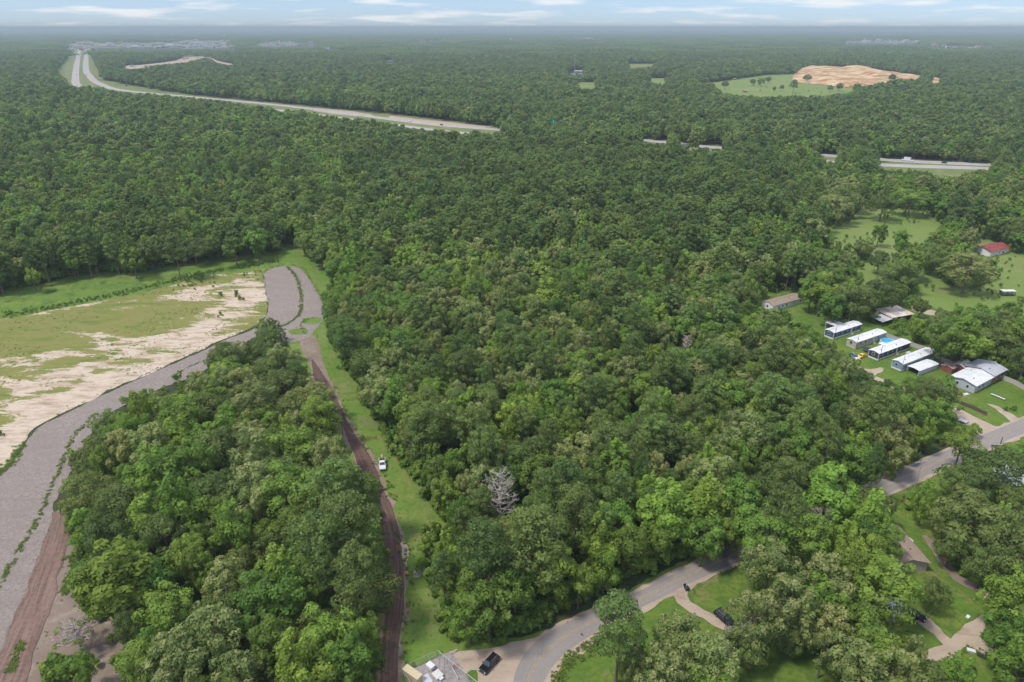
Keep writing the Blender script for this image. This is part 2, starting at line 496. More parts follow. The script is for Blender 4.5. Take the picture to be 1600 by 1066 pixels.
GRAVEL = [(412, 428), (425, 420), (449, 416), (470, 421), (486, 441), (503, 472), (507, 495), (486, 524), (470, 532), (400, 548), (340, 568), (294, 592), (236, 614), (160, 655), (128, 708), (86, 785), (84, 806), (64, 858), (34, 942), (0, 1017), (-60, 1160), (-300, 1160), (-260, 960), (-80, 822), (-8, 748), (30, 706), (50, 680), (68, 664), (115, 641), (169, 614), (236, 584), (321, 547), (358, 529), (399, 513), (419, 486), (414, 450)]
sheet('gravel_road', GRAVEL, Z[4], M['gravel'], 'wide grey crushed stone road curving to a turning circle', 0.4)
sheet('bare_soil', [(84, 806), (95, 795), (130, 800), (150, 860), (180, 940), (230, 1000), (260, 1140), (-40, 1150), (0, 1017), (34, 942), (64, 858)], Z[2], M['soil'], 'pinkish bare soil between gravel road and trees')
W = lambda L: [at(x, y) for x, y in L]
ribbon('brown_dirt_track', W([(84, 800), (64, 858), (34, 942), (0, 1017), (-50, 1110)]), W([(106, 800), (108, 841), (80, 945), (60, 1003), (30, 1110)]), Z[6], M['brown_track'], jitter=0.8, label='churned brown dirt track beside gravel road')
sheet('grass_patch', [(115, 878), (120, 895), (104, 928), (97, 930), (104, 900)], Z[7], M['rough_grass'])
sheet('grass_patch', [(472, 498), (500, 496), (498, 506), (474, 506)], Z[5], M['rough_grass'])
sheet('grass_patch', [(452, 516), (476, 514), (480, 521), (455, 523)], Z[5], M['rough_grass'])
# mown grass strip with the dark track
STRIP = [(425, 385), (465, 368), (520, 430), (535, 560), (600, 640), (640, 700), (720, 820), (745, 960), (770, 1000), (849, 984), (940, 942), (1060, 880), (1150, 838), (1250, 800), (1420, 720), (1440, 735), (1300, 795), (1150, 856), (1060, 897), (940, 958), (860, 996), (790, 1040), (760, 1150), (560, 1150), (570, 960), (560, 800), (480, 620), (440, 540), (480, 520), (508, 495), (503, 470), (486, 440), (470, 420), (430, 410)]
sheet('grass_strip', STRIP, Z[1], M['lawn'], 'mown green grass strip running beside dark track')
TL = [(486, 562), (490, 590), (505, 610), (522, 645), (540, 677), (557, 722), (571, 753), (584, 785), (598, 830), (604, 880), (606, 910), (603, 942), (598, 993), (592, 1066), (586, 1140)]
TR = [(489, 562), (507, 588), (520, 610), (533, 638), (545, 663), (564, 694), (585, 727), (602, 770), (618, 806), (627, 851), (630, 885), (632, 942), (622, 1010), (620, 1066), (618, 1140)]
ribbon('track_verge', W([(x - 4, y) for x, y in TL]), W([(x + 5, y) for x, y in TR]), Z[2], M['soil'], jitter=1.2)
ribbon('dark_dirt_track', W(TL), W(TR), Z[3], M['dark_track'], jitter=0.35, label='dark reddish brown ploughed dirt track beside the grass strip')
sheet('bare_soil', [(648, 890), (660, 886), (666, 893), (655, 903), (645, 900)], Z[3], M['sandy'])
sheet('bare_soil', [(626, 848), (637, 850), (636, 880), (630, 884)], Z[3], M['sandy'])
sheet('bare_soil', [(560, 650), (590, 655), (598, 668), (575, 672)], Z[3], M['verge'])
sheet('bare_soil', [(470, 522), (492, 526), (501, 552), (516, 600), (506, 602), (484, 572), (468, 536)], Z[2], M['soil'])
# county road
RN = [(1760, 590), (1680, 622), (1600, 654), (1563, 669), (1469, 709), (1381, 749), (1290, 790), (1150, 852), (1060, 894), (1000, 924), (935, 953), (881, 976), (852, 993), (828, 1013), (811, 1038), (802, 1066), (796, 1130), (795, 1200)]
RS = [(1760, 610), (1680, 643), (1600, 678), (1566, 692), (1487, 726), (1406, 763), (1316, 805), (1168, 872), (1080, 911), (1018, 942), (958, 971), (915, 998), (885, 1020), (864, 1042), (852, 1062), (844, 1086), (838, 1140), (836, 1200)]
ribbon('road', W(RN), W(RS), Z[6], M['asphalt'], step=2, label='worn grey two lane county road curving through the trees')
mid = [(a + b) / 2 for a, b in zip(W(RN), W(RS))]
for d in (-0.22, 0.22):
    ribbon('road_marking', offset_path(mid, d - 0.06), offset_path(mid, d + 0.06), Z[7], M['yellow_line'], step=2, block=False, nx=2)
ribbon('road_shoulder', offset_path(W(RN), -1.0), offset_path(W(RS), 1.2), Z[4], M['sandy'], jitter=0.6, block=False)
sheet('sandy_apron', [(688, 1030), (705, 1021), (740, 1017), (775, 1012), (800, 1005), (852, 990), (868, 984), (850, 1004), (820, 1040), (810, 1150), (690, 1150), (684, 1066)], Z[5], M['sandy'], 'trampled pale sand apron beside the road bend')
sheet('grass_patch', [(716, 1062), (728, 1055), (741, 1050), (744, 1066), (742, 1120), (700, 1120)], Z[6] + .02, M['yard_grass'])
sheet('sandy_shoulder', [(958, 971), (946, 990), (920, 1012), (890, 1036), (866, 1062), (850, 1100), (840, 1100), (852, 1062), (880, 1024), (915, 998)], Z[5], M['sandy'])
# yards south of the road
sheet('yard_grass', [(844, 1086), (864, 1045), (890, 1020), (915, 1000), (960, 972), (1060, 922), (1160, 878), (1320, 806), (1406, 764), (1487, 728), (1566, 694), (1660, 655), (1800, 700), (1900, 1150), (840, 1200)], Z[2], M['yard_grass'], 'lawns of the yards on the near side of the road')
sheet('driveway', [(1050, 927), (1072, 918), (1074, 932), (1090, 948), (1110, 958), (1142, 981), (1150, 996), (1130, 986), (1098, 968), (1080, 960), (1062, 943)], Z[5], M['sandy'], 'pale sand driveway with a dark car beside it')
sheet('bare_soil', [(1090, 915), (1112, 903), (1134, 896), (1128, 906), (1108, 914), (1094, 921)], Z[4], M['verge'], None, 1.2)
sheet('dirt_yard', [(1436, 1034), (1447, 1016), (1472, 1009), (1466, 1000), (1450, 984), (1430, 970), (1452, 967), (1470, 984), (1484, 997), (1509, 977), (1542, 959), (1551, 964), (1534, 994), (1548, 1005), (1567, 1022), (1557, 1036), (1523, 1013), (1505, 1015), (1479, 1031), (1456, 1036)], Z[4], M['sandy'], 'pale dirt drive forking across the lower right yard')
sheet('bare_soil', [(1440, 838), (1455, 842), (1475, 866), (1500, 900), (1540, 922), (1535, 930), (1490, 905), (1462, 872)], Z[4], M['soil'])
# mobile home park and meadows
PARK = [(1150, 455), (1250, 450), (1300, 470), (1370, 470), (1430, 470), (1500, 500), (1640, 560), (1760, 590), (1680, 622), (1600, 656), (1540, 682), (1470, 690), (1400, 640), (1320, 580), (1240, 520), (1180, 490)]
sheet('park_lawn', PARK, Z[2], M['yard_grass'], 'green lawns around the mobile homes')
sheet('dirt_lane', [(1470, 625), (1488, 633), (1520, 650), (1545, 662), (1566, 667), (1600, 654), (1600, 680), (1566, 693), (1535, 688), (1524, 672), (1494, 657), (1470, 648)], Z[5], M['sandy'], 'pale pinkish dirt lane joining the road')
sheet('driveway', [(1542, 631), (1560, 636), (1590, 654), (1582, 660), (1562, 645)], Z[4], M['sandy'], 'narrow sand drive across the lawn of the white roofed house')
sheet('driveway', [(1330, 566), (1345, 575), (1362, 578), (1375, 574), (1380, 580), (1368, 588), (1400, 600), (1440, 618), (1470, 628), (1470, 640), (1420, 620), (1360, 590), (1335, 575)], Z[4], M['sandy'], 'sandy lane in front of the mobile homes')
sheet('meadow', [(1290, 345), (1345, 310), (1470, 320), (1560, 360), (1700, 380), (1800, 470), (1700, 520), (1600, 500), (1500, 505), (1420, 500), (1420, 440), (1340, 450), (1300, 400)], Z[1], M['meadow'], 'open light green meadow with scattered trees behind the homes')
sheet('dirt_lane', [(1422, 478), (1436, 480), (1466, 488), (1464, 494), (1430, 487)], Z[4], M['sandy'])

# far openings
sheet('far_field', [(1100, 131), (1190, 118), (1240, 116), (1260, 128), (1345, 138), (1345, 146), (1296, 156), (1195, 158), (1115, 151)], Z[1], M['meadow'], 'pale green pasture beside the orange sand pit', 4, 12)
sheet('far_field', [(898, 129), (935, 129), (932, 142), (900, 142)], Z[1], M['meadow'], 'small square green field far off in the forest', 3, 10)
sheet('far_field', [(975, 100), (1045, 100), (1045, 107), (980, 108)], Z[1], M['verge'], 'thin olive field far off near the centre', 4, 12)
sheet('far_field', [(1005, 123), (1050, 122), (1060, 133), (1020, 134)], Z[1], M['meadow'], 'little field with trees left of the pasture', 4, 12)
PIT = [(1239, 119), (1244, 112), (1252, 107.5), (1275, 106), (1296, 103.5), (1320, 106), (1347, 106.5), (1378, 111), (1400, 113), (1418, 116), (1445, 120), (1474, 124), (1474, 130), (1445, 130), (1412, 126), (1385, 130), (1354, 135), (1313, 137), (1290, 133), (1262, 131), (1240, 127)]
def build_pit():
    pts = spline([at(x, y) for x, y in PIT] + [at(*PIT[0])], 12)[:-1]
    bm = bmesh.new()
    bm.faces.new([bm.verts.new((p.x, p.y, 0.2)) for p in pts])
    xs = [p.x for p in pts]; ys = [p.y for p in pts]
    for ax, lo, hi in ((0, min(xs), max(xs)), (1, min(ys), max(ys))):
        v = lo + 10
        while v < hi:
            bmesh.ops.bisect_plane(bm, geom=bm.verts[:] + bm.edges[:] + bm.faces[:], plane_co=(v, 0, 0) if ax == 0 else (0, v, 0), plane_no=(1, 0, 0) if ax == 0 else (0, 1, 0))
            v += 10
    bmesh.ops.triangulate(bm, faces=bm.faces[:])
    me = bpy.data.meshes.new('sand_pit'); bm.to_mesh(me); bm.free()
    edge = [Vector((p.x, p.y)) for p in pts]
    for v in me.vertices:
        e = min((Vector((v.co.x, v.co.y)) - q).length for q in edge)
        w = min(1.0, e / 30.0)
        a = float(vnoise(v.co.x / 70, v.co.y / 90, 21)); b = float(vnoise(v.co.x / 22, v.co.y / 26, 22))
        v.co.z = 0.3 + w * (16 * max(0, a - 0.35) + 5 * b)
    me.materials.append(M['pit_sand'])
    tag(link('sand_pit', me), 'orange and cream sand quarry mounds far off right', kind='structure')
    GROUND_POLYS.append(PIT)
build_pit()
sheet('construction_ground', [(186, 107), (212, 109), (250, 103), (287, 100), (318, 93), (335, 100), (375, 105), (374, 102), (340, 95), (322, 86), (292, 87), (272, 95), (225, 101), (195, 103)], Z[1], M['sandy'], 'curved pale cleared earth far off left', 3, 14)

for tp in ([(106, 67), (152, 65), (152, 76), (106, 78)], [(160, 69), (280, 67.5), (282, 74), (160, 75)], [(282, 64), (360, 65), (358, 74), (282, 75)], [(404, 67), (458, 65.5), (460, 72), (404, 72)], [(1318, 65), (1438, 64), (1438, 67), (1318, 68)]):
    sheet('town_ground', tp, Z[1], M['town_floor'], None, 25, 60)
# highway
HB = [(138, 62), (137, 69), (134, 100), (141, 120), (160, 133), (196, 142), (304, 152), (440, 165), (530, 176), (614, 187), (690, 196), (780, 203), (1000, 219), (1120, 231), (1290, 243), (1400, 251), (1550, 258), (1750, 266)]
HA = [(127, 62), (126, 69), (121, 95), (118, 120), (122, 134), (150, 144), (280, 158), (430, 172), (525, 184), (612, 195), (690, 205), (780, 212), (1000, 229), (1120, 241), (1290, 253), (1400, 259), (1550, 264), (1750, 273)]
ribbon('highway_verge', [at(x, y) for x, y in [(145, 62), (141, 71), (155, 105), (162, 122), (200, 131), (245, 138), (330, 147), (450, 159), (560, 171), (640, 180), (720, 190), (800, 197), (1000, 213), (1120, 225), (1290, 238), (1400, 246), (1550, 253), (1750, 262)]],
       [at(x, y) for x, y in [(122, 62), (118, 71), (104, 88), (84, 113), (100, 138), (130, 150), (270, 166), (420, 182), (520, 192), (610, 203), (690, 214), (780, 221), (1000, 238), (1120, 250), (1290, 263), (1400, 275), (1550, 280), (1750, 290)]],
       Z[1], M['verge'], step=15)
for nm, pth in (('highway', HB), ('highway', HA)):
    c = W(pth)
    ribbon(nm, offset_path(c, -8.5), offset_path(c, 8.5), Z[4], M['highway'], step=10, label='pale concrete carriageway of the ' + ('far' if pth is HB else 'near') + ' highway direction')

TOWN_OPEN = [[(104, 66), (152, 64), (155, 82), (104, 82)], [(158, 67.5), (280, 66), (282, 80), (160, 81)], [(280, 62), (360, 63), (360, 81), (280, 81)], [(404, 65.5), (460, 64), (462, 77), (404, 77)],
             [(478, 64), (494, 64), (494, 75), (478, 75)], [(505, 76), (545, 75), (545, 80), (505, 80)], [(888, 58), (935, 58), (935, 62), (888, 62)], [(1318, 63), (1440, 62), (1440, 72), (1318, 72)], [(1440, 71), (1560, 71), (1560, 76), (1440, 76)],
             [(600, 93), (614, 93), (614, 98), (600, 98)], [(888, 110), (912, 110), (912, 118), (888, 118)], [(640, 64.5), (695, 64.5), (695, 68), (640, 68)]]
sheet('bare_soil', [(490, 169), (530, 172), (575, 178), (585, 183), (540, 180), (495, 174)], Z[3], M['sandy'], None, 3, 10)
sheet('bare_soil', [(610, 181), (660, 187), (720, 193), (770, 199), (720, 199), (650, 192), (612, 186)], Z[3], M['sandy'], None, 3, 10)
sheet('bare_soil', [(152, 116), (162, 117), (168, 121), (158, 123)], Z[3], M['sandy'], None, 3, 10)
# ---------------------------------------------------------------- what stays open to view (image outlines)
OPEN = [
    # bank, clearing, gravel road, strip, apron
    [(-60, 468), (0, 454), (40, 449), (100, 434), (160, 427), (215, 427), (270, 412), (330, 405), (370, 402), (425, 395), (447, 380), (460, 372), (473, 394), (500, 418), (520, 438), (507, 468), (510, 499), (520, 539), (537, 580), (564, 597), (567, 630), (587, 654), (608, 674), (614, 706), (628, 730), (655, 757), (672, 784), (685, 807), (700, 831), (700, 848), (668, 848), (672, 895), (679, 922), (695, 956), (702, 996), (719, 1015), (746, 1017), (797, 1006), (841, 992), (868, 964), (918, 947), (945, 927), (1003, 902), (1050, 886), (1150, 848), (1165, 868), (1080, 913), (1003, 950), (935, 985), (880, 1030), (850, 1066), (850, 1160), (592, 1160), (592, 1066), (598, 963), (602, 940), (608, 909), (604, 875), (602, 831), (594, 807), (586, 773), (587, 753), (561, 733), (540, 706), (530, 671), (523, 630), (517, 607), (483, 580), (470, 553), (449, 529), (439, 505), (419, 495), (399, 512), (385, 532), (351, 529), (324, 542), (334, 566), (294, 586), (270, 590), (236, 607), (199, 617), (189, 634), (149, 644), (128, 664), (135, 691), (111, 723), (84, 785), (108, 817), (115, 858), (132, 892), (125, 936), (145, 976), (130, 1010), (150, 1030), (150, 1160), (-200, 1160), (-200, 800)],
    [(175, 1006), (190, 1003), (188, 1070), (165, 1070)],
    [(395, 582), (408, 570), (418, 590), (400, 600)],
    # yards
    [(1060, 932), (1150, 884), (1137, 931), (1146, 951), (1147, 975), (1149, 987), (1140, 996), (1127, 995), (1124, 975), (1099, 955), (1079, 958), (1066, 950), (1057, 942)],
    [(934, 986), (966, 1003), (949, 1020), (929, 1044), (975, 1057), (975, 1120), (850, 1120), (868, 1040)],
    [(1003, 950), (1040, 940), (1038, 960), (1023, 986), (1005, 972)],
    [(1158, 1040), (1202, 1028), (1236, 1022), (1263, 1037), (1286, 1066), (1286, 1120), (1151, 1120), (1151, 1066)],
    [(1388, 817), (1401, 806), (1452, 813), (1458, 841), (1460, 865), (1480, 890), (1499, 907), (1540, 925), (1550, 938), (1544, 959), (1530, 992), (1560, 1020), (1558, 1036), (1500, 1044), (1446, 1036), (1448, 1016), (1470, 1006), (1455, 990), (1435, 970), (1459, 961), (1480, 955), (1488, 925), (1478, 900), (1452, 888), (1440, 866), (1411, 858)],
    [(1381, 752), (1469, 712), (1463, 733), (1408, 763)],
    # lane, house lawn
    [(1488, 634), (1492, 590), (1516, 578), (1560, 580), (1600, 610), (1700, 650), (1700, 720), (1600, 695), (1568, 706), (1563, 692), (1530, 686), (1526, 671), (1494, 656)],
    # mobile homes
    [(1175, 470), (1202, 462), (1254, 470), (1296, 492), (1320, 504), (1347, 509), (1374, 509), (1374, 495), (1398, 485), (1425, 492), (1425, 507), (1400, 512), (1448, 541), (1482, 563), (1490, 590), (1465, 572), (1450, 590), (1411, 593), (1391, 593), (1347, 572), (1323, 553), (1290, 522), (1249, 502)],
    [(1528, 374), (1574, 376), (1578, 402), (1545, 403)], [(1374, 486), (1392, 482), (1427, 490), (1426, 508), (1392, 508)], [(1490, 588), (1515, 574), (1568, 586), (1570, 602)], [(1197, 463), (1250, 456), (1256, 478), (1207, 489)],
    [(1427, 486), (1465, 489), (1458, 500), (1440, 508), (1427, 505)],
    # meadow
    [(1290, 362), (1325, 350), (1340, 332), (1357, 324), (1398, 321), (1450, 328), (1470, 350), (1455, 368), (1410, 394), (1392, 398), (1345, 392), (1318, 384)],
    [(1338, 428), (1364, 402), (1392, 398), (1392, 442), (1360, 444)],
    [(1431, 431), (1440, 425), (1479, 444), (1520, 455), (1563, 431), (1556, 417), (1555, 403), (1587, 397), (1640, 400), (1640, 455), (1600, 463), (1563, 476), (1465, 482), (1438, 475)],
    # far
    [(1117, 135), (1195, 123), (1229, 121), (1242, 130), (1296, 136), (1335, 142), (1296, 149), (1195, 151), (1128, 145)],
    [(1240, 118), (1249, 109), (1296, 104), (1347, 106), (1378, 111), (1418, 117), (1440, 123), (1420, 124), (1405, 122), (1385, 128), (1354, 133), (1335, 131), (1313, 135), (1290, 131), (1269, 130), (1241, 127)],
    [(1450, 127), (1472, 125), (1465, 132)],
    [(902, 132), (932, 132), (929, 139), (905, 139)],
    [(983, 102), (1020, 102), (1018, 105), (984, 106)], [(1013, 126), (1038, 125), (1040, 131), (1022, 131)],
    [(189, 106), (209, 108), (253, 101), (287, 98), (324, 90), (338, 98), (372, 103), (355, 98), (324, 88), (297, 88), (280, 95), (236, 101)],
    [(122, 66), (111, 84), (88, 111), (110, 133), (127, 135), (152, 133), (172, 140), (196, 145), (243, 147), (287, 148), (243, 139), (196, 131), (159, 124), (155, 111), (139, 81), (137, 66)],
    [(243, 139), (287, 146), (345, 152), (440, 160), (530, 169), (614, 177), (690, 186), (782, 198), (782, 206), (735, 206), (690, 205), (614, 195), (590, 188), (530, 184), (470, 172), (440, 171), (385, 162), (345, 158), (290, 152), (243, 147)],
    [(1000, 216), (1045, 219), (1045, 225), (1003, 223)], [(1058, 222), (1135, 229), (1130, 235), (1062, 229)],
    [(1280, 239), (1310, 242), (1304, 250), (1282, 248)],
    [(1370, 247), (1550, 254), (1550, 263), (1512, 264), (1512, 274), (1460, 272), (1440, 264), (1375, 262)],
]

OPEN += TOWN_OPEN
# ---------------------------------------------------------------- foliage
def leaf_mat(name, dark, light, tip=None, trans=0.42):
    m, n, l, p = new_mat(name)
    a = n.new('ShaderNodeAttribute'); a.attribute_name = 'tint'
    oi = n.new('ShaderNodeObjectInfo')
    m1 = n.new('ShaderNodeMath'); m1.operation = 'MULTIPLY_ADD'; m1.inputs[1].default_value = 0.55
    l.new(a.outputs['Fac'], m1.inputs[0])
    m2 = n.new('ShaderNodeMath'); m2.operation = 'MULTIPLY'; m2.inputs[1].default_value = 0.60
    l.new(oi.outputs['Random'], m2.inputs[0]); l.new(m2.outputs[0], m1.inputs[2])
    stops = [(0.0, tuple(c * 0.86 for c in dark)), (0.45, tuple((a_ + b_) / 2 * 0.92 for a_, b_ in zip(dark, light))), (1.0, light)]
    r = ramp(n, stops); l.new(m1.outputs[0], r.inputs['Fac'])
    col = r.outputs['Color']
    if tip:
        a2 = n.new('ShaderNodeAttribute'); a2.attribute_name = 'tip'
        col = mixc(n, l, a2.outputs['Fac'], col, tip)
    hs = n.new('ShaderNodeHueSaturation')
    wn_ = n.new('ShaderNodeTexWhiteNoise'); wn_.noise_dimensions = '1D'
    l.new(oi.outputs['Random'], wn_.inputs['W'])
    mr = n.new('ShaderNodeMapRange'); mr.inputs['To Min'].default_value = 0.482; mr.inputs['To Max'].default_value = 0.514
    l.new(wn_.outputs['Value'], mr.inputs['Value']); l.new(mr.outputs[0], hs.inputs['Hue'])
    l.new(col, hs.inputs['Color'])
    l.new(hs.outputs[0], p.inputs['Base Color'])
    p.inputs['Roughness'].default_value = 0.62
    p.inputs['Specular IOR Level'].default_value = 0.22
    tr = n.new('ShaderNodeBsdfTranslucent'); l.new(hs.outputs[0], tr.inputs['Color'])
    ms = n.new('ShaderNodeMixShader'); ms.inputs[0].default_value = trans
    out = [x for x in n if x.type == 'OUTPUT_MATERIAL'][0]
    l.new(p.outputs[0], ms.inputs[1]); l.new(tr.outputs[0], ms.inputs[2]); l.new(ms.outputs[0], out.inputs['Surface'])
    return m

LM = {
    'broad': leaf_mat('leaves_broad', (0.086, 0.158, 0.025), (0.242, 0.372, 0.056)),
    'bright': leaf_mat('leaves_bright', (0.129, 0.217, 0.027), (0.289, 0.432, 0.059)),
    'pine': leaf_mat('needles_pine', (0.086, 0.145, 0.035), (0.222, 0.315, 0.074)),
    'pale': leaf_mat('leaves_pale', (0.136, 0.202, 0.048), (0.285, 0.358, 0.096), tip=(0.412, 0.404, 0.156)),
    'oak': leaf_mat('leaves_oak', (0.089, 0.141, 0.033), (0.228, 0.300, 0.074)),
    'shrub': leaf_mat('leaves_shrub', (0.089, 0.163, 0.025), (0.235, 0.372, 0.056)),
}
M['bark'] = plain('bark', (0.13, 0.105, 0.085), 0.9, var=0.35, scale=4, bump=0.4)
M['pine_bark'] = plain('pine_bark', (0.16, 0.11, 0.08), 0.9, var=0.35, scale=4, bump=0.4)
M['dead_wood'] = plain('dead_wood', (0.42, 0.36, 0.31), 0.9, var=0.25, scale=3)

def leaves_np(rng, lobes, count, size, centre, jitter=0.55, fill=0.72, tipmode=False):
    """lobes: array (n,7) cx cy cz rx ry rz tint. Returns verts, tint, tip per leaf (4 verts each)"""
    lobes = np.asarray(lobes, float)
    wgt = (lobes[:, 3] * lobes[:, 4] + lobes[:, 3] * lobes[:, 5])
    wgt /= wgt.sum()
    li = rng.choice(len(lobes), count, p=wgt)
    L = lobes[li]
    d = rng.normal(size=(count, 3))
    d /= np.linalg.norm(d, axis=1)[:, None]
    out = L[:, :3] - np.asarray(centre)[None]
    out /= (np.linalg.norm(out, axis=1)[:, None] + 1e-6)
    d = d + out * 0.55 + np.array([0, 0, 0.30])
    d /= np.linalg.norm(d, axis=1)[:, None]
    rr = rng.uniform(fill, 1.06, count)[:, None]
    pos = L[:, :3] + d * L[:, 3:6] * rr
    nrm = d + rng.normal(size=(count, 3)) * jitter
    nrm /= np.linalg.norm(nrm, axis=1)[:, None]
    t = np.cross(nrm, rng.normal(size=(count, 3)))
    t /= np.linalg.norm(t, axis=1)[:, None]
    b = np.cross(nrm, t)
    s = size * np.clip(rng.lognormal(-0.06, 0.36, count), 0.4, 2.0)[:, None]
    w = s * rng.uniform(0.55, 0.8, count)[:, None]
    V = np.empty((count, 4, 3))
    V[:, 0] = pos - t * s * 0.5
    V[:, 1] = pos + b * w * 0.5 - nrm * s * 0.10
    V[:, 2] = pos + t * s * 0.5
    V[:, 3] = pos - b * w * 0.5 - nrm * s * 0.10
    tint = np.clip(L[:, 6] + rng.normal(size=count) * 0.20, 0, 1)
    tip = np.zeros(count)
    if tipmode:
        tip = np.clip((d[:, 2] - 0.15) * 1.3, 0, 1) * rng.uniform(0.0, 1.0, count) * np.clip(L[:, 6] * 1.7 - 0.1, 0, 1)
    return V.reshape(-1, 3), tint, tip

def mesh_from_leaves(name, V, tint, tip, mat):
    n = len(V) // 4
    me = bpy.data.meshes.new(name)
    me.vertices.add(n * 4); me.vertices.foreach_set('co', V.astype(np.float32).ravel())
    me.loops.add(n * 4); me.loops.foreach_set('vertex_index', np.arange(n * 4, dtype=np.int32))
    me.polygons.add(n); me.polygons.foreach_set('loop_start', np.arange(0, n * 4, 4, dtype=np.int32))
    me.polygons.foreach_set('loop_total', np.full(n, 4, dtype=np.int32))
    me.update(calc_edges=True)
    a = me.attributes.new('tint', 'FLOAT', 'FACE'); a.data.foreach_set('value', tint.astype(np.float32))
    a = me.attributes.new('tip', 'FLOAT', 'FACE'); a.data.foreach_set('value', tip.astype(np.float32))
    me.materials.append(mat)
    return me

def add_tube(bm, pts, radii, sides=6, cap=True):
    rings = []
    for i, p in enumerate(pts):
        a = pts[max(i - 1, 0)]; b = pts[min(i + 1, len(pts) - 1)]
        t = (Vector(b) - Vector(a)).normalized()
        u = t.orthogonal().normalized(); v = t.cross(u)
        rings.append([bm.verts.new(Vector(p) + (u * math.cos(2 * PI * k / sides) + v * math.sin(2 * PI * k / sides)) * radii[i]) for k in range(sides)])
    for i in range(len(rings) - 1):
        for k in range(sides):
            bm.faces.new((rings[i][k], rings[i][(k + 1) % sides], rings[i + 1][(k + 1) % sides], rings[i + 1][k]))
    if cap:
        bm.faces.new(rings[-1])
        bm.faces.new(list(reversed(rings[0])))

def trunk_mesh(name, rng, H, z_top, base_r, lobes, mat, limbs=9, lean=0.3):
    bm = bmesh.new()
    pts = [(0, 0, -0.3)]; rad = [base_r * 1.35]
    k = 6
    for i in range(1, k + 1):
        f = i / k
        pts.append((rng.uniform(-lean, lean) * f, rng.uniform(-lean, lean) * f, z_top * f)); rad.append(base_r * (1 - 0.75 * f))
    add_tube(bm, pts, rad, 7)
    idx = rng.permutation(len(lobes))[:limbs]
    for j in idx:
        c = lobes[j]
        f = min(0.95, max(0.25, (c[2] - np.hypot(c[0], c[1]) * 0.7) / z_top))
        q = f * k; a = int(q); p = Vector(pts[a]).lerp(Vector(pts[min(a + 1, k)]), q - a)
        e = Vector(c[:3])
        m = p.lerp(e, 0.5) + Vector((0, 0, -0.05 * (e - p).length))
        add_tube(bm, [p, m, p.lerp(e, 0.95)], [base_r * 0.38, base_r * 0.24, base_r * 0.08], 5, False)
    me = bpy.data.meshes.new(name); bm.to_mesh(me); bm.free()
    me.materials.append(mat)
    return me

def make_lobes(kind, rng):
    """returns lobes, (radius, height), centre of crown"""
    lobes = []
    if kind in ('broad', 'bright', 'pale', 'oak'):
        Rr, H, z0 = {'broad': (5.0, 16.5, 2.4), 'bright': (4.3, 16.0, 2.2), 'pale': (5.2, 17.0, 3.0), 'oak': (6.5, 14.5, 2.4)}[kind]
        zc = z0 + (H - z0) * 0.50
        hz = (H - z0) * 0.5
        n = {'broad': 34, 'bright': 36, 'pale': 46, 'oak': 44}[kind]
        asym = rng.uniform(0.82, 1.15, 8)
        for i in range(n):
            ph = rng.uniform(0, 2 * PI)
            cz = rng.uniform(-0.75, 1.0)
            s = math.sqrt(max(0.0, 1 - cz * cz))
            k = asym[int(ph / (2 * PI) * 8) % 8]
            q = rng.uniform(0.55, 0.92)
            rr = Rr * q * s * k
            size = Rr * rng.uniform(0.20, 0.34)
            up = 1.0
            if kind == 'bright': size *= 0.92; up = 1.35
            if kind == 'pale': size *= 0.82; up = 1.25
            if kind == 'oak': up = 0.75
            lobes.append((rr * math.cos(ph), rr * math.sin(ph), zc + hz * 0.86 * cz * q * rng.uniform(0.9, 1.1), size, size, size * up, rng.uniform(0.15, 0.85)))
        if kind == 'bright':
            for i in range(5):
                ph = rng.uniform(0, 2 * PI)
                lobes.append((Rr * .3 * math.cos(ph), Rr * .3 * math.sin(ph), H - rng.uniform(0.5, 2), Rr * .2, Rr * .2, Rr * .42, rng.uniform(.5, .9)))
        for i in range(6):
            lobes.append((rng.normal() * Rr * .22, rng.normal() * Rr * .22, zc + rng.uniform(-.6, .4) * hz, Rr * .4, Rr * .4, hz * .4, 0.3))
        return lobes, (Rr, H), (0, 0, zc - hz * 0.2)
    if kind == 'pine':
        Rr, H = 4.1, 20.0
        z0 = 8.5
        n = 46
        for i in range(n):
            f = (i + rng.uniform(0, 1)) / n            # 0 bottom .. 1 top
            z = z0 + (H - z0) * f
            prof = math.sqrt(max(0.03, 1 - ((f - 0.40) / 0.66) ** 2))
            ph = i * 2.4 + rng.uniform(-.4, .4)
            rr = Rr * prof * rng.uniform(0.45, 0.98)
            s = rng.uniform(0.8, 1.4)
            lobes.append((rr * math.cos(ph), rr * math.sin(ph), z + rr * 0.12, s * 1.15, s * 1.15, s * 0.72, rng.uniform(0.15, 0.85)))
        for i in range(6):
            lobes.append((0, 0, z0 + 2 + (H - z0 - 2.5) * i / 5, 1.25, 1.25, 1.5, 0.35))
        return lobes, (Rr, H), (0, 0, z0 + 3)
    if kind == 'shrub':
        Rr, H = 1.9, 3.6
        for i in range(9):
            ph = rng.uniform(0, 2 * PI); rr = rng.uniform(0.1, 1.1)
            s = rng.uniform(0.6, 1.0)
            lobes.append((rr * math.cos(ph), rr * math.sin(ph), rng.uniform(0.7, 2.7), s, s, s * 1.1, rng.uniform(.1, .9)))
        return lobes, (Rr, H), (0, 0, 0.6)

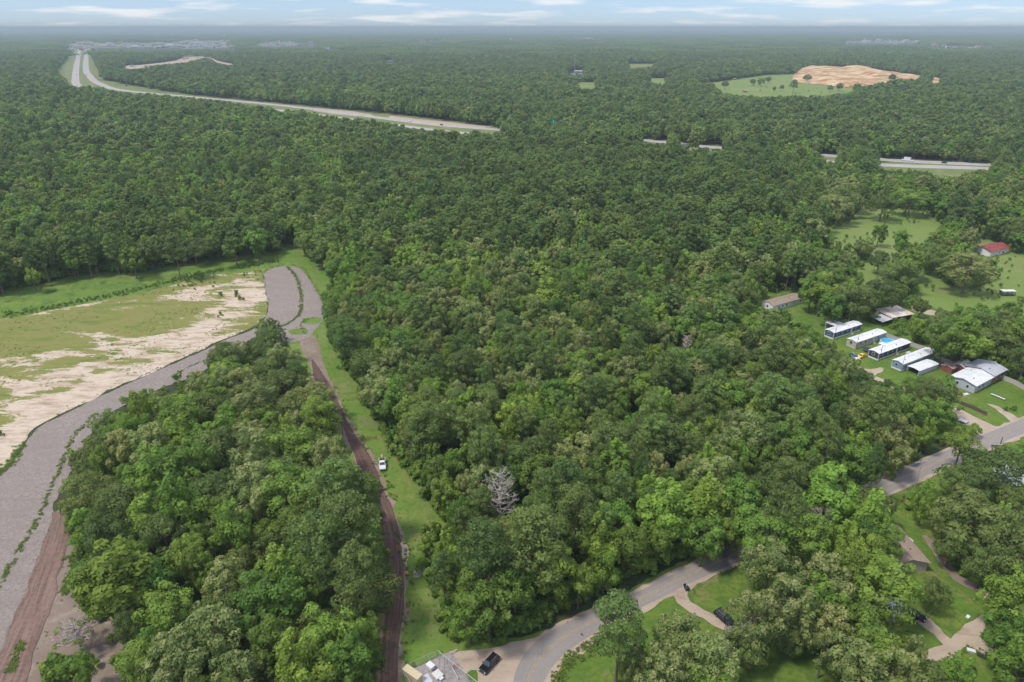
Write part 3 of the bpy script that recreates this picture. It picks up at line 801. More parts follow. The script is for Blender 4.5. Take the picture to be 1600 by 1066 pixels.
LOD = [  # (leaf count factor, size)
    {'broad': (5200, 0.48), 'bright': (4600, 0.50), 'pale': (5600, 0.44), 'oak': (6200, 0.49), 'pine': (5600, 0.40), 'shrub': (520, 0.42)},
    {'broad': (2100, 0.88), 'bright': (1900, 0.88), 'pale': (2300, 0.82), 'oak': (2500, 0.88), 'pine': (2300, 0.72), 'shrub': (260, 0.60)},
    {'broad': (640, 1.9), 'bright': (600, 1.85), 'pale': (680, 1.8), 'oak': (760, 2.0), 'pine': (640, 1.6), 'shrub': (60, 1.2)},
]
VARIANTS = {'broad': 5, 'bright': 4, 'pale': 4, 'oak': 4, 'pine': 5, 'shrub': 3}
KINDS = ['broad', 'bright', 'pale', 'oak', 'pine', 'shrub']
CROWN, TRUNK, DIMS = {}, {}, {}
for ki, kind in enumerate(KINDS):
    for v in range(VARIANTS[kind]):
        rng = np.random.default_rng(100 * ki + v + 5)
        lobes, dims, cen = make_lobes(kind, rng)
        DIMS[kind] = dims
        la = np.array(lobes)
        for lod in range(3):
            cnt, sz = LOD[lod][kind]
            V, t, tp = leaves_np(rng, la, cnt, sz, cen, jitter=(0.30 if kind != 'pine' else 0.5) * (1, .8, .5)[lod], tipmode=(kind == 'pale'))
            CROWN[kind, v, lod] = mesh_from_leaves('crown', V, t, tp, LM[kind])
        TRUNK[kind, v] = trunk_mesh('trunk', rng, dims[1], dims[1] * (0.86 if kind != 'shrub' else 0.6), {'pine': 0.26, 'shrub': 0.07}.get(kind, 0.30), la, M['pine_bark'] if kind == 'pine' else M['bark'], limbs=10 if kind != 'shrub' else 4)

def merged(crown, trunk):
    bm = bmesh.new(); bm.from_mesh(crown)
    nf = len(bm.faces)
    bm.from_mesh(trunk)
    bm.faces.ensure_lookup_table()
    for f in bm.faces[nf:]:
        f.material_index = 1
    me = bpy.data.meshes.new('tree'); bm.to_mesh(me); bm.free()
    me.materials.append(crown.materials[0]); me.materials.append(trunk.materials[0])
    return me

def proto_collection(name, meshes):
    c = bpy.data.collections.new(name)
    for i, me in enumerate(meshes):
        o = bpy.data.objects.new('%s_form.%03d' % (name, i), me)
        c.objects.link(o)
    return c

def scatter(name, coll, X, Y, Zz, ROT, SX, SZ, IDX, label, kind='stuff'):
    n = len(X)
    me = bpy.data.meshes.new(name)
    me.vertices.add(n)
    co = np.stack([X, Y, Zz], 1).astype(np.float32); me.vertices.foreach_set('co', co.ravel())
    a = me.attributes.new('turn', 'FLOAT_VECTOR', 'POINT'); a.data.foreach_set('vector', ROT.astype(np.float32).ravel())
    a = me.attributes.new('size', 'FLOAT_VECTOR', 'POINT'); a.data.foreach_set('vector', np.stack([SX, SX, SZ], 1).astype(np.float32).ravel())
    a = me.attributes.new('form', 'INT', 'POINT'); a.data.foreach_set('value', IDX.astype(np.int32))
    o = link(name, me); tag(o, label, kind=kind)
    ng = bpy.data.node_groups.new(name, 'GeometryNodeTree')
    ng.interface.new_socket('Geometry', in_out='INPUT', socket_type='NodeSocketGeometry')
    ng.interface.new_socket('Geometry', in_out='OUTPUT', socket_type='NodeSocketGeometry')
    N, L_ = ng.nodes, ng.links
    gi = N.new('NodeGroupInput'); go = N.new('NodeGroupOutput')
    ip = N.new('GeometryNodeInstanceOnPoints')
    ci = N.new('GeometryNodeCollectionInfo'); ci.inputs['Collection'].default_value = coll
    ci.inputs['Separate Children'].default_value = True; ci.inputs['Reset Children'].default_value = True
    def attr(nm, dt):
        x = N.new('GeometryNodeInputNamedAttribute'); x.data_type = dt; x.inputs['Name'].default_value = nm
        return [s for s in x.outputs if s.enabled and s.name == 'Attribute'][0]
    L_.new(gi.outputs[0], ip.inputs['Points'])
    L_.new(ci.outputs[0], ip.inputs['Instance'])
    ip.inputs['Pick Instance'].default_value = True
    L_.new(attr('form', 'INT'), ip.inputs['Instance Index'])
    L_.new(attr('turn', 'FLOAT_VECTOR'), ip.inputs['Rotation'])
    L_.new(attr('size', 'FLOAT_VECTOR'), ip.inputs['Scale'])
    L_.new(ip.outputs[0], go.inputs[0])
    md = o.modifiers.new('scatter', 'NODES'); md.node_group = ng
    return o

FORM_KINDS = ['broad', 'bright', 'pale', 'oak', 'pine']
FORM_LIST = [(k, v) for k in FORM_KINDS for v in range(VARIANTS[k])]
FORM_INDEX = {kv: i for i, kv in enumerate(FORM_LIST)}
near_coll = proto_collection('near_tree', [merged(CROWN[k, v, 0], TRUNK[k, v]) for k, v in FORM_LIST])
mid_coll = proto_collection('middle_tree', [merged(CROWN[k, v, 1], TRUNK[k, v]) for k, v in FORM_LIST])
low_coll = proto_collection('distant_tree', [CROWN[k, v, 2] for k, v in FORM_LIST])
shrub_coll = proto_collection('shrub', [CROWN['shrub', v, 1] for v in range(3)])

# ---------------------------------------------------------------- footprints of houses and vehicles (x, y, radius) kept free of trees
KEEP = []
def keep(px, py, r):
    p = at(px, py); KEEP.append((p.x, p.y, r))
for px, py, r in ((1225, 470, 8), (1210, 474, 7), (1245, 466, 7), (1318, 516, 10), (1354, 531, 10), (1392, 547, 10), (1428, 562, 11), (1446, 573, 7),
                  (1398, 497, 8), (1528, 598, 12), (1500, 578, 5), (1549, 388, 9), (1575, 460, 6), (1385, 538, 4), (1355, 547, 4), (1341, 559, 5),
                  (1427, 880, 7), (1140, 1015, 8), (1590, 765, 9), (1130, 968, 4), (764, 1041, 5), (597, 730, 5), (660, 1050, 12), (1400, 960, 5), (1432, 750, 3), (780, 838, 4.5), (777, 850, 3), (1068, 580, 2.5)):
    keep(px, py, r)

# ---------------------------------------------------------------- where the trees stand
HAND = [  # crown centre on the photograph, crown radius there, kind
    # clump between gravel road and dark track
    (185, 902, 60, 'bright'), (262, 950, 40, 'broad'), (335, 985, 52, 'pale'), (268, 1035, 52, 'pale'), (420, 930, 52, 'broad'), (437, 903, 38, 'bright'),
    (352, 912, 40, 'pale'), (255, 830, 42, 'oak'), (165, 835, 42, 'oak'), (132, 768, 40, 'oak'), (192, 785, 45, 'oak'), (152, 708, 36, 'oak'), (300, 868, 36, 'broad'),
    (282, 790, 38, 'bright'), (362, 828, 34, 'bright'), (395, 762, 44, 'pale'), (455, 765, 46, 'broad'), (335, 770, 42, 'oak'), (520, 765, 42, 'pine'), (543, 825, 44, 'pine'),
    (500, 850, 45, 'pine'), (553, 905, 38, 'pine'), (470, 815, 42, 'broad'), (440, 850, 38, 'oak'), (520, 985, 46, 'broad'), (545, 1030, 40, 'broad'), (470, 1045, 48, 'bright'),
    (425, 1005, 40, 'broad'), (375, 1050, 42, 'pale'), (500, 706, 40, 'oak'), (448, 700, 42, 'broad'), (398, 705, 40, 'pale'), (342, 700, 42, 'oak'), (288, 720, 38, 'broad'),
    (240, 745, 40, 'bright'), (235, 690, 36, 'pale'), (186, 700, 30, 'pale'), (165, 665, 24, 'oak'), (330, 640, 36, 'oak'), (280, 655, 34, 'broad'), (398, 625, 36, 'pale'), (445, 600, 34, 'oak'),
    (455, 640, 38, 'oak'), (500, 650, 32, 'broad'), (222, 645, 26, 'bright'), (415, 535, 28, 'oak'), (355, 558, 32, 'oak'), (440, 562, 26, 'pale'), (418, 512, 18, 'oak'), (565, 775, 26, 'pine'),
    (575, 860, 24, 'pine'), (565, 985, 28, 'broad'), (245, 905, 32, 'broad'), (380, 880, 30, 'oak'), (500, 920, 34, 'oak'), (130, 1040, 20, 'broad'),
    # belt right of the strip
    (835, 845, 48, 'pine'), (862, 885, 42, 'broad'), (762, 935, 48, 'broad'), (732, 962, 30, 'broad'), (722, 915, 28, 'broad'), (706, 890, 24, 'bright'), (697, 862, 20, 'bright'), (805, 915, 36, 'broad'),
    (900, 800, 34, 'pine'), (935, 850, 34, 'bright'), (965, 815, 32, 'broad'), (985, 850, 34, 'broad'), (1040, 800, 44, 'bright'), (885, 760, 32, 'pine'), (850, 740, 36, 'broad'), (722, 728, 24, 'bright'),
    (722, 800, 24, 'broad'), (760, 885, 32, 'broad'), (905, 905, 28, 'broad'), (945, 878, 30, 'broad'), (700, 765, 26, 'broad'), (815, 850, 24, 'pine'), (845, 800, 30, 'broad'), (1100, 790, 42, 'bright'), (1100, 835, 32, 'broad'),
    (1150, 780, 36, 'broad'), (1030, 838, 26, 'broad'), (1140, 825, 28, 'broad'), (1210, 750, 36, 'oak'), (1020, 730, 26, 'pale'), (940, 690, 28, 'pale'), (935, 660, 22, 'pale'),
    (830, 590, 22, 'pale'), (905, 600, 20, 'pale'), (1035, 525, 24, 'pale'), (985, 555, 16, 'pale'), (895, 645, 18, 'bright'), (880, 700, 18, 'bright'), (1130, 700, 26, 'pale'), (1335, 645, 28, 'pale'), (1265, 605, 22, 'pale'),
    # near side of the road
    (970, 978, 38, 'pine'), (1062, 995, 42, 'pale'), (1112, 1030, 46, 'pale'), (1040, 1050, 44, 'pale'), (990, 1035, 26, 'pale'), (1178, 965, 44, 'pale'), (1236, 945, 48, 'pale'), (1290, 905, 44, 'pale'),
    (1205, 880, 42, 'pale'), (1190, 825, 42, 'broad'), (1225, 800, 30, 'pine'), (1292, 775, 46, 'bright'), (1362, 790, 38, 'oak'), (1262, 835, 40, 'broad'), (1320, 855, 28, 'bright'), (1385, 915, 50, 'broad'),
    (1300, 975, 40, 'pale'), (1345, 1040, 46, 'pale'), (1400, 1050, 40, 'pale'), (1290, 1010, 30, 'pale'), (1430, 1015, 20, 'pale'), (1458, 925, 24, 'oak'), (1525, 810, 62, 'oak'), (1583, 850, 56, 'oak'), (1490, 850, 30, 'oak'),
    (1512, 752, 38, 'oak'), (1560, 730, 44, 'oak'), (1585, 940, 44, 'bright'), (1570, 990, 34, 'broad'), (1590, 1045, 42, 'bright'), (1495, 1062, 30, 'bright'), (1446, 782, 20, 'bright'), (1330, 940, 38, 'oak'), (1175, 1010, 32, 'oak'),
    (1235, 995, 26, 'oak'), (1390, 850, 30, 'broad'), (1340, 800, 28, 'broad'), (1540, 880, 34, 'oak'), (1590, 780, 26, 'oak'), (1505, 690, 26, 'broad'),
    # by the homes and the meadow
    (1470, 620, 32, 'oak'), (1445, 605, 24, 'oak'), (1428, 640, 26, 'broad'), (1335, 465, 34, 'oak'), (1376, 455, 30, 'oak'), (1285, 455, 24, 'bright'), (1300, 475, 20, 'broad'), (1270, 450, 22, 'broad'), (1515, 418, 38, 'pale'),
    (1350, 385, 16, 'oak'), (1375, 405, 16, 'oak'), (1408, 425, 28, 'oak'), (1460, 400, 24, 'oak'), (1410, 375, 15, 'broad'), (1375, 362, 12, 'broad'), (1480, 505, 24, 'oak'), (1480, 525, 30, 'broad'), (1512, 530, 30, 'bright'),
    (1500, 520, 30, 'broad'), (1566, 530, 30, 'oak'), (1604, 560, 28, 'oak'), (1540, 505, 28, 'oak'), (1590, 520, 28, 'broad'), (1440, 478, 12, 'oak'), (1435, 510, 12, 'shrubby'), (1320, 300, 30, 'pale'), (1300, 320, 30, 'pale'), (1380, 320, 24, 'oak'), (1425, 310, 26, 'broad'),
    (432, 382, 9, 'oak'), (206, 402, 18, 'broad'), (272, 388, 16, 'pine'), (365, 385, 16, 'broad'), (400, 375, 18, 'broad'), (50, 432, 12, 'broad'),
    (1222, 136, 4, 'oak'), (1241, 131, 6, 'pine'), (1262, 121, 7, 'oak'), (1312, 134, 6, 'oak'), (1298, 137, 5, 'oak'), (1201, 123, 5, 'oak'), (1133, 131, 6, 'oak'), (1177, 127, 5, 'oak'), (1210, 138, 3, 'oak'), (1190, 126, 6, 'broad'), (1395, 120, 6, 'oak'),
]
trees = []     # x, y, H scale, r scale, kind, variant, hand
rng = np.random.default_rng(77)
for (px, py, rp, kind) in HAND:
    if kind == 'shrubby': kind = 'broad'
    Rr, H = DIMS[kind]
    zc = {'pine': 0.72, 'oak': 0.62, 'broad': 0.62, 'bright': 0.62, 'pale': 0.64}[kind] * H
    p = at(px, py, zc)
    _, _, dep = proj(p.x, p.y, zc)
    r = rp * float(dep) / F_PX
    sr = r / Rr
    sh = max(0.35, min(1.25, 0.35 + 0.65 * sr))
    p = at(px, py, zc * sh)
    trees.append((p.x, p.y, sr, sh, kind, int(rng.integers(VARIANTS[kind])), True))
n_hand = len(trees)

def grid_points(d0, d1, s, seed):
    """jittered grid over the part of the ground ring d0..d1 that the camera and its neighbours could see"""
    g = np.random.default_rng(seed)
    xs = np.arange(-0.98 * d1 - 150, 0.98 * d1 + 150, s)
    ys = np.arange(45 if d0 < 100 else d0 * 0.6, d1, s)
    X, Y = np.meshgrid(xs, ys)
    X = X + (np.arange(len(ys)) % 2)[:, None] * s * 0.5
    X = X.ravel() + g.uniform(-.42, .42, X.size) * s; Y = Y.ravel() + g.uniform(-.42, .42, Y.size) * s
    D = Y
    k = (D >= d0) & (D < d1) & (np.abs(X) < 0.84 * Y + 60)
    return X[k], Y[k], g

def zones(px, py, X, Y, g):
    """probabilities of the five kinds"""
    n = len(px)
    P = np.tile(np.array([0.36, 0.13, 0.08, 0.11, 0.32]), (n, 1))      # broad bright pale oak pine
    def setz(mask, v):
        P[mask] = v
    setz((py > 330) & (px > 560), [0.26, 0.11, 0.20, 0.08, 0.35])
    setz((py > 215) & (py < 400) & (px > 480) & (px < 1180), [0.13, 0.05, 0.05, 0.04, 0.73])
    setz((py < 400) & (px < 560) & (py > 190), [0.46, 0.20, 0.06, 0.13, 0.15])
    setz((px < 600) & (py > 500), [0.38, 0.12, 0.20, 0.25, 0.05])
    setz((px > 1280) & (py > 280) & (py < 640), [0.36, 0.12, 0.12, 0.30, 0.10])
    road = in_poly(px, py, [(795, 1300), (800, 1066), (880, 990), (1060, 905), (1487, 720), (1700, 640), (2400, 640), (2400, 1300)])
    setz(road, [0.28, 0.14, 0.28, 0.24, 0.06])
    q = np.clip(np.abs(Y) / 700.0, 1, 3.5)
    patch = vnoise(X / 75, Y / 75, 31) * .5 + vnoise(X / 260, Y / 300, 34) * .5 ; patch2 = np.where(q > 1.01, vnoise(X / 170, Y / 210, 35), vnoise(X / 55, Y / 55, 32)); patch3 = np.where(q > 1.01, vnoise(X / 60, Y / 60, 33), vnoise(X / 26, Y / 26, 33))
    patch = np.clip((patch - .28) * 2.3, 0, 1)
    P[:, 4] *= 0.35 + 1.6 * patch
    P[:, 1] *= 0.2 + 2.2 * patch2 ** 1.5
    P[:, 2] *= 0.2 + 2.2 * patch3 ** 1.5
    P /= P.sum(1)[:, None]
    c = P.cumsum(1)
    return (g.uniform(size=n)[:, None] > c).sum(1).clip(0, 4), road

def open_test(X, Y, r, H, shrink=0.82):
    bad = np.zeros(len(X), bool)
    for dx, z in ((0, 0.97), (0, 0.75), (-0.9, 0.62), (0.9, 0.62), (-.6, .88), (.6, .88), (0, 0.4), (-.8, .4), (.8, .4), (0, 0.12)):
        qx, qy, _ = proj(X + dx * r * shrink, Y, z * H)
        bad |= in_any(qx, qy, OPEN)
    qx, qy, _ = proj(X, Y, 0 * X)
    bad |= in_any(qx, qy, GROUND_POLYS)
    qx, qy, _ = proj(X, Y - r * 0.8, 0.25 * H)
    bad |= in_any(qx, qy, OPEN)
    for kx, ky, kr in KEEP:
        bad |= (X - kx) ** 2 + (Y - ky) ** 2 < (kr + r * 0.55) ** 2
    return bad

RAD = np.array([DIMS[k][0] for k in FORM_KINDS]); HGT = np.array([DIMS[k][1] for k in FORM_KINDS])
hx = np.array([t[0] for t in trees]); hy = np.array([t[1] for t in trees]); hr = np.array([t[2] * DIMS[t[4]][0] for t in trees])

def forest_ring(d0, d1, s, seed, scale=1.0, hand=False):
    X, Y, g = grid_points(d0, d1, s, seed)
    px, py, dep = proj(X, Y, 0 * X + 8)
    K, yard = zones(px, py, X, Y, g)
    sr = g.normal(0.90, 0.25, len(X)).clip(0.5, 1.55) * scale
    sh = (0.60 + 0.38 * sr / scale + g.normal(0, 0.10, len(X))).clip(0.6, 1.25)
    hv = vnoise(X / 40, Y / 40, 41)
    sh *= 0.82 + 0.3 * hv
    r = RAD[K] * sr; H = HGT[K] * sh
    drop = yard & (g.uniform(size=len(X)) < 0.55)
    mea = (px > 1290) & (py > 300) & (py < 520) & (g.uniform(size=len(X)) < 0.55)
    drop |= (vnoise(X / 13, Y / 13, 81) > 0.86) & (px > 520)
    drop |= mea
    bad = drop | open_test(X, Y, r, H)
    if hand:
        for i in range(n_hand):
            bad |= (X - hx[i]) ** 2 + (Y - hy[i]) ** 2 < (0.62 * hr[i] + 0.42 * r) ** 2
    ok = ~bad
    return X[ok], Y[ok], sr[ok], sh[ok], K[ok], g

X, Y, SR, SH, K, g = forest_ring(45, 700, 5.9, 1, hand=True)
vv = g.integers(0, 1000, len(X))
for i in range(len(X)):
    k = FORM_KINDS[K[i]]
    trees.append((X[i], Y[i], SR[i], SH[i], k, int(vv[i] % VARIANTS[k]), False))

TX = np.array([t[0] for t in trees]); TY = np.array([t[1] for t in trees])
TR_ = np.array([t[2] * DIMS[t[4]][0] for t in trees]); TH = np.array([t[3] * DIMS[t[4]][1] for t in trees])
tpx, tpy, tdep = proj(TX, TY, TH * 0.65)
score = TR_ / tdep * F_PX
inview = (tpx > 5) & (tpx < 1595) & (tpy > 40) & (tpy < 1075)
score = np.where(inview, score, 0) + np.where(np.arange(len(trees)) < n_hand, 100 * inview, 0)
NAME = {'broad': 'broadleaf_tree', 'bright': 'broadleaf_tree', 'oak': 'broadleaf_tree', 'pine': 'pine_tree', 'pale': 'pale_crowned_tree'}
LIMIT = {'broadleaf_tree': 290, 'pine_tree': 200, 'pale_crowned_tree': 110}
order = np.argsort(-score)
single = []
cnt = {}
for i in order:
    if score[i] <= 0:
        break
    nm = NAME[trees[i][4]]
    if cnt.get(nm, 0) < LIMIT[nm]:
        cnt[nm] = cnt.get(nm, 0) + 1
        single.append(int(i))
single_set = set(single)

LAND = [('the white pickup on the grass strip', 597, 728), ('the gravel turning circle', 450, 460), ('the brown dirt track', 60, 940), ('the pump station yard', 660, 1045), ('the parked black car at the road bend', 764, 1041),
        ('the leafless dead tree', 768, 770), ('the dark car on the driveway', 1132, 970), ('the utility pole by the road', 1432, 745), ('the forked dirt drive', 1510, 1010), ('the brown roofed yard house', 1427, 878),
        ('the white roofed house', 1528, 598), ('the teal mobile home', 1428, 562), ('the navy mobile home', 1318, 516), ('the old white house', 1225, 472), ('the rusty roofed shed', 1398, 497), ('the red roofed barn', 1549, 388),
        ('the orange marker on the grass strip', 636, 898), ('the thin wooden pole by the dark track', 534, 690), ('the highway sign', 864, 200), ('the pasture by the sand pit', 1220, 137), ('the sandy clearing', 200, 540), ('the road where the shoulder widens', 920, 975)]
LOOK = {'broad': 'mid green rounded tree', 'bright': 'bright yellow green tree', 'oak': 'dark olive spreading tree', 'pine': 'dark green tapering pine', 'pale': 'pale blond topped tree'}
def locate(px, py):
    b = min(LAND, key=lambda q: (q[1] - px) ** 2 + ((q[2] - py) * 1.15) ** 2)
    dx, dy = px - b[1], b[2] - py
    d = math.hypot(dx, dy)
    ang = math.degrees(math.atan2(dy, dx)) % 360
    dirs = ['right of', 'beyond and right of', 'beyond', 'beyond and left of', 'left of', 'below and left of', 'below', 'below and right of']
    w = dirs[int((ang + 22.5) // 45) % 8]
    near = 'just ' if d < 60 else ('a little ' if d < 110 else ('well ' if d < 190 else 'far '))
    return near + w + ' ' + b[0]

labels = []
for i in single:
    px, py = float(tpx[i]), float(tpy[i])
    k = trees[i][4]
    size = 'large ' if score[i] % 100 > 38 else ('small ' if score[i] % 100 < 17 else '')
    labels.append(size + LOOK[k] + ' ' + locate(px, py))
from collections import Counter
lc = Counter(labels)
used = Counter()
# pairs that share a wording are told apart by their order from the left
for lab, c in lc.items():
    if 4 < c <= 12:
        idx = sorted([j for j, s in enumerate(labels) if s == lab], key=lambda j: tpx[single[j]])
        for o_, j in zip(['first', 'second', 'third', 'fourth', 'fifth', 'sixth', 'seventh', 'eighth', 'ninth', 'tenth', 'eleventh', 'twelfth'], idx):
            labels[j] = o_ + ' from left ' + lab
    if 1 < c <= 4:
        idx = sorted([j for j, s in enumerate(labels) if s == lab], key=lambda j: tpx[single[j]])
        ords = {2: ['leftmost', 'rightmost'], 3: ['leftmost', 'middle', 'rightmost'], 4: ['leftmost', 'second', 'third', 'rightmost']}[c]
        for o_, j in zip(ords, idx):
            labels[j] = o_ + ' ' + lab
SHORT = [('a little beyond', 'beyond'), (' of the county', ''), ('the parked black car at the road bend', 'the black car at the bend'), ('the white pickup on the grass strip', 'the white pickup'), ('the orange marker on the grass strip', 'the orange marker'), ('the thin wooden pole by the dark track', 'the thin track pole'), ('the road where the shoulder widens', 'the widening shoulder'), (' rounded tree', ' tree'), (' spreading tree', ' tree'), (' topped tree', ' tree'), (' tapering pine', ' pine'), ('the pasture by the sand pit', 'the pasture')]
for j in range(len(labels)):
    for a_, b_ in SHORT:
        if len(labels[j].split()) <= 16: break
        labels[j] = labels[j].replace(a_, b_)
for j, i in enumerate(single):
    x, y, sr, sh, kind, v, hand = trees[i]
    e = empty(NAME[kind], (x, y, 0), (i * 2.399) % (2 * PI))
    e.scale = (sr, sr, sh)
    lab = labels[j]
    tag(e, lab, 'tree', {'broadleaf_tree': 'broadleaf trees of the forest and yards', 'pine_tree': 'pine trees of the forest', 'pale_crowned_tree': 'pale topped trees of the forest and yards'}[NAME[kind]])
    lod = 0 if score[i] % 100 > 24 or tdep[i] < 260 else 1
    link('crown', CROWN[kind, v, lod], e)
    link('trunk', TRUNK[kind, v], e)

def forest_object(name, sel, coll, label):
    sel = np.array(sel, int)
    X = TX[sel]; Y = TY[sel]
    SX = np.array([trees[i][2] for i in sel]); SZ = np.array([trees[i][3] for i in sel])
    IDX = np.array([FORM_INDEX[trees[i][4], trees[i][5]] for i in sel])
    g = np.random.default_rng(len(sel))
    ROT = np.stack([g.normal(0, .03, len(sel)), g.normal(0, .03, len(sel)), g.uniform(0, 2 * PI, len(sel))], 1)
    return scatter(name, coll, X, Y, 0 * X, ROT, SX, SZ, IDX, label)

rest = [i for i in range(len(trees)) if i not in single_set]
forest_object('near_forest', [i for i in rest if tdep[i] < 330], near_coll, 'the smaller trees filling the near forest')
forest_object('forest', [i for i in rest if tdep[i] >= 330], mid_coll, 'dense mixed forest of pines and broadleaf trees')

def ring_object(name, d0, d1, s, seed, scale, coll, label):
    X, Y, SR, SH, K, g = forest_ring(d0, d1, s, seed, scale)
    IDX = np.array([FORM_INDEX[FORM_KINDS[k], 0] for k in K]) + g.integers(0, 4, len(X))
    ROT = np.stack([0 * X, 0 * X, g.uniform(0, 2 * PI, len(X))], 1)
    print(name, len(X))
    return scatter(name, coll, X, Y, 0 * X, ROT, SR, SH, IDX, label)
ring_object('middle_forest', 700, 1300, 6.6, 2, 1.1, low_coll, 'forest between the meadow and the highway')
ring_object('far_forest', 1300, 3200, 9.5, 3, 1.45, low_coll, 'far forest beyond the highway')

# patches of canopy for the forest towards the horizon
def canopy_patches():
    metas = []
    for v in range(4):
        g = np.random.default_rng(900 + v)
        bm_v, bm_t, bm_p = [], [], []
        n = 150
        for i in range(n):
            x, y = g.uniform(-80, 80, 2)
            kk = FORM_KINDS[int(g.choice(5, p=[.4, .1, .06, .14, .3]))]
            r = RAD[FORM_KINDS.index(kk)] * 1.6; h = HGT[FORM_KINDS.index(kk)] * g.uniform(.75, 1.1)
            lob = np.array([[x + g.normal() * r * .4, y + g.normal() * r * .4, h * g.uniform(.6, .85), r * .6, r * .6, h * .22, g.uniform(.1, .9)] for _ in range(5)])
            V, t, tp = leaves_np(g, lob, 46, 4.2, (x, y, h * .5), jitter=.15)
            bm_v.append(V); bm_t.append(t * (1.0 if kk != 'pine' else .6)); bm_p.append(tp)
        metas.append(mesh_from_leaves('canopy', np.concatenate(bm_v), np.concatenate(bm_t), np.concatenate(bm_p), LM['broad'] if v % 2 else LM['oak']))
    coll = proto_collection('canopy_patch', metas)
    g = np.random.default_rng(5)
    s = 120
    xs = np.arange(-10500, 10500, s); ys = np.arange(3150, 11000, s)
    X, Y = np.meshgrid(xs, ys); X = X.ravel() + g.uniform(-30, 30, X.size); Y = Y.ravel() + g.uniform(-30, 30, Y.size)
    px, py, _ = proj(X, Y, 0 * X)
    k = (px > -160) & (px < 1760)
    X, Y, px, py = X[k], Y[k], px[k], py[k]
    bad = in_any(px, py, OPEN) | in_any(px, py, GROUND_POLYS)
    for dx, dy in ((-70, 0), (70, 0), (0, 70), (0, -70)):
        qx, qy, _ = proj(X + dx, Y + dy, 0 * X + 14)
        bad |= in_any(qx, qy, OPEN)
    ok = ~bad
    X, Y = X[ok], Y[ok]
    print('patches', len(X))
    scatter('horizon_forest', coll, X, Y, 0 * X, np.stack([0 * X, 0 * X, g.uniform(0, 6.28, len(X))], 1), 1 + 0 * X, g.uniform(.8, 1.15, len(X)), g.integers(0, 4, len(X)), 'forest fading towards the horizon')
canopy_patches()
# the last of it, a heaved canopy sheet out to the horizon
def canopy_sheet():
    n1, n2 = 150, 70
    vs, fs = [], []
    for j in range(n2):
        d = 10300 * (31000 / 10300) ** (j / (n2 - 1))
        for i in range(n1):
            a = R(-52 + 104 * i / (n1 - 1))
            x, y = d * math.sin(a), d * math.cos(a)
            vs.append((x, y, 0))
    P = np.array(vs); P[:, 2] = 10 + 6 * vnoise(P[:, 0] / 210, P[:, 1] / 400, 51) + 9 * vnoise(P[:, 0] / 1900, P[:, 1] / 1500, 52)
    for j in range(n2 - 1):
        for i in range(n1 - 1):
            a = j * n1 + i
            fs.append((a, a + 1, a + n1 + 1, a + n1))
    me = bpy.data.meshes.new('hills'); me.from_pydata([tuple(p) for p in P], [], fs)
    me.materials.append(ground_mat('distant_canopy', [(0.045, 0.075, 0.028), (0.004, 0.42, 0.6, (0.06, 0.09, 0.035)), (0.02, 0.45, 0.6, (0.035, 0.06, 0.022))], bump=0))
    tag(link('hills', me), 'low wooded rise along the horizon', kind='structure')
    me.flip_normals() if me.polygons[0].normal.z < 0 else None
canopy_sheet()

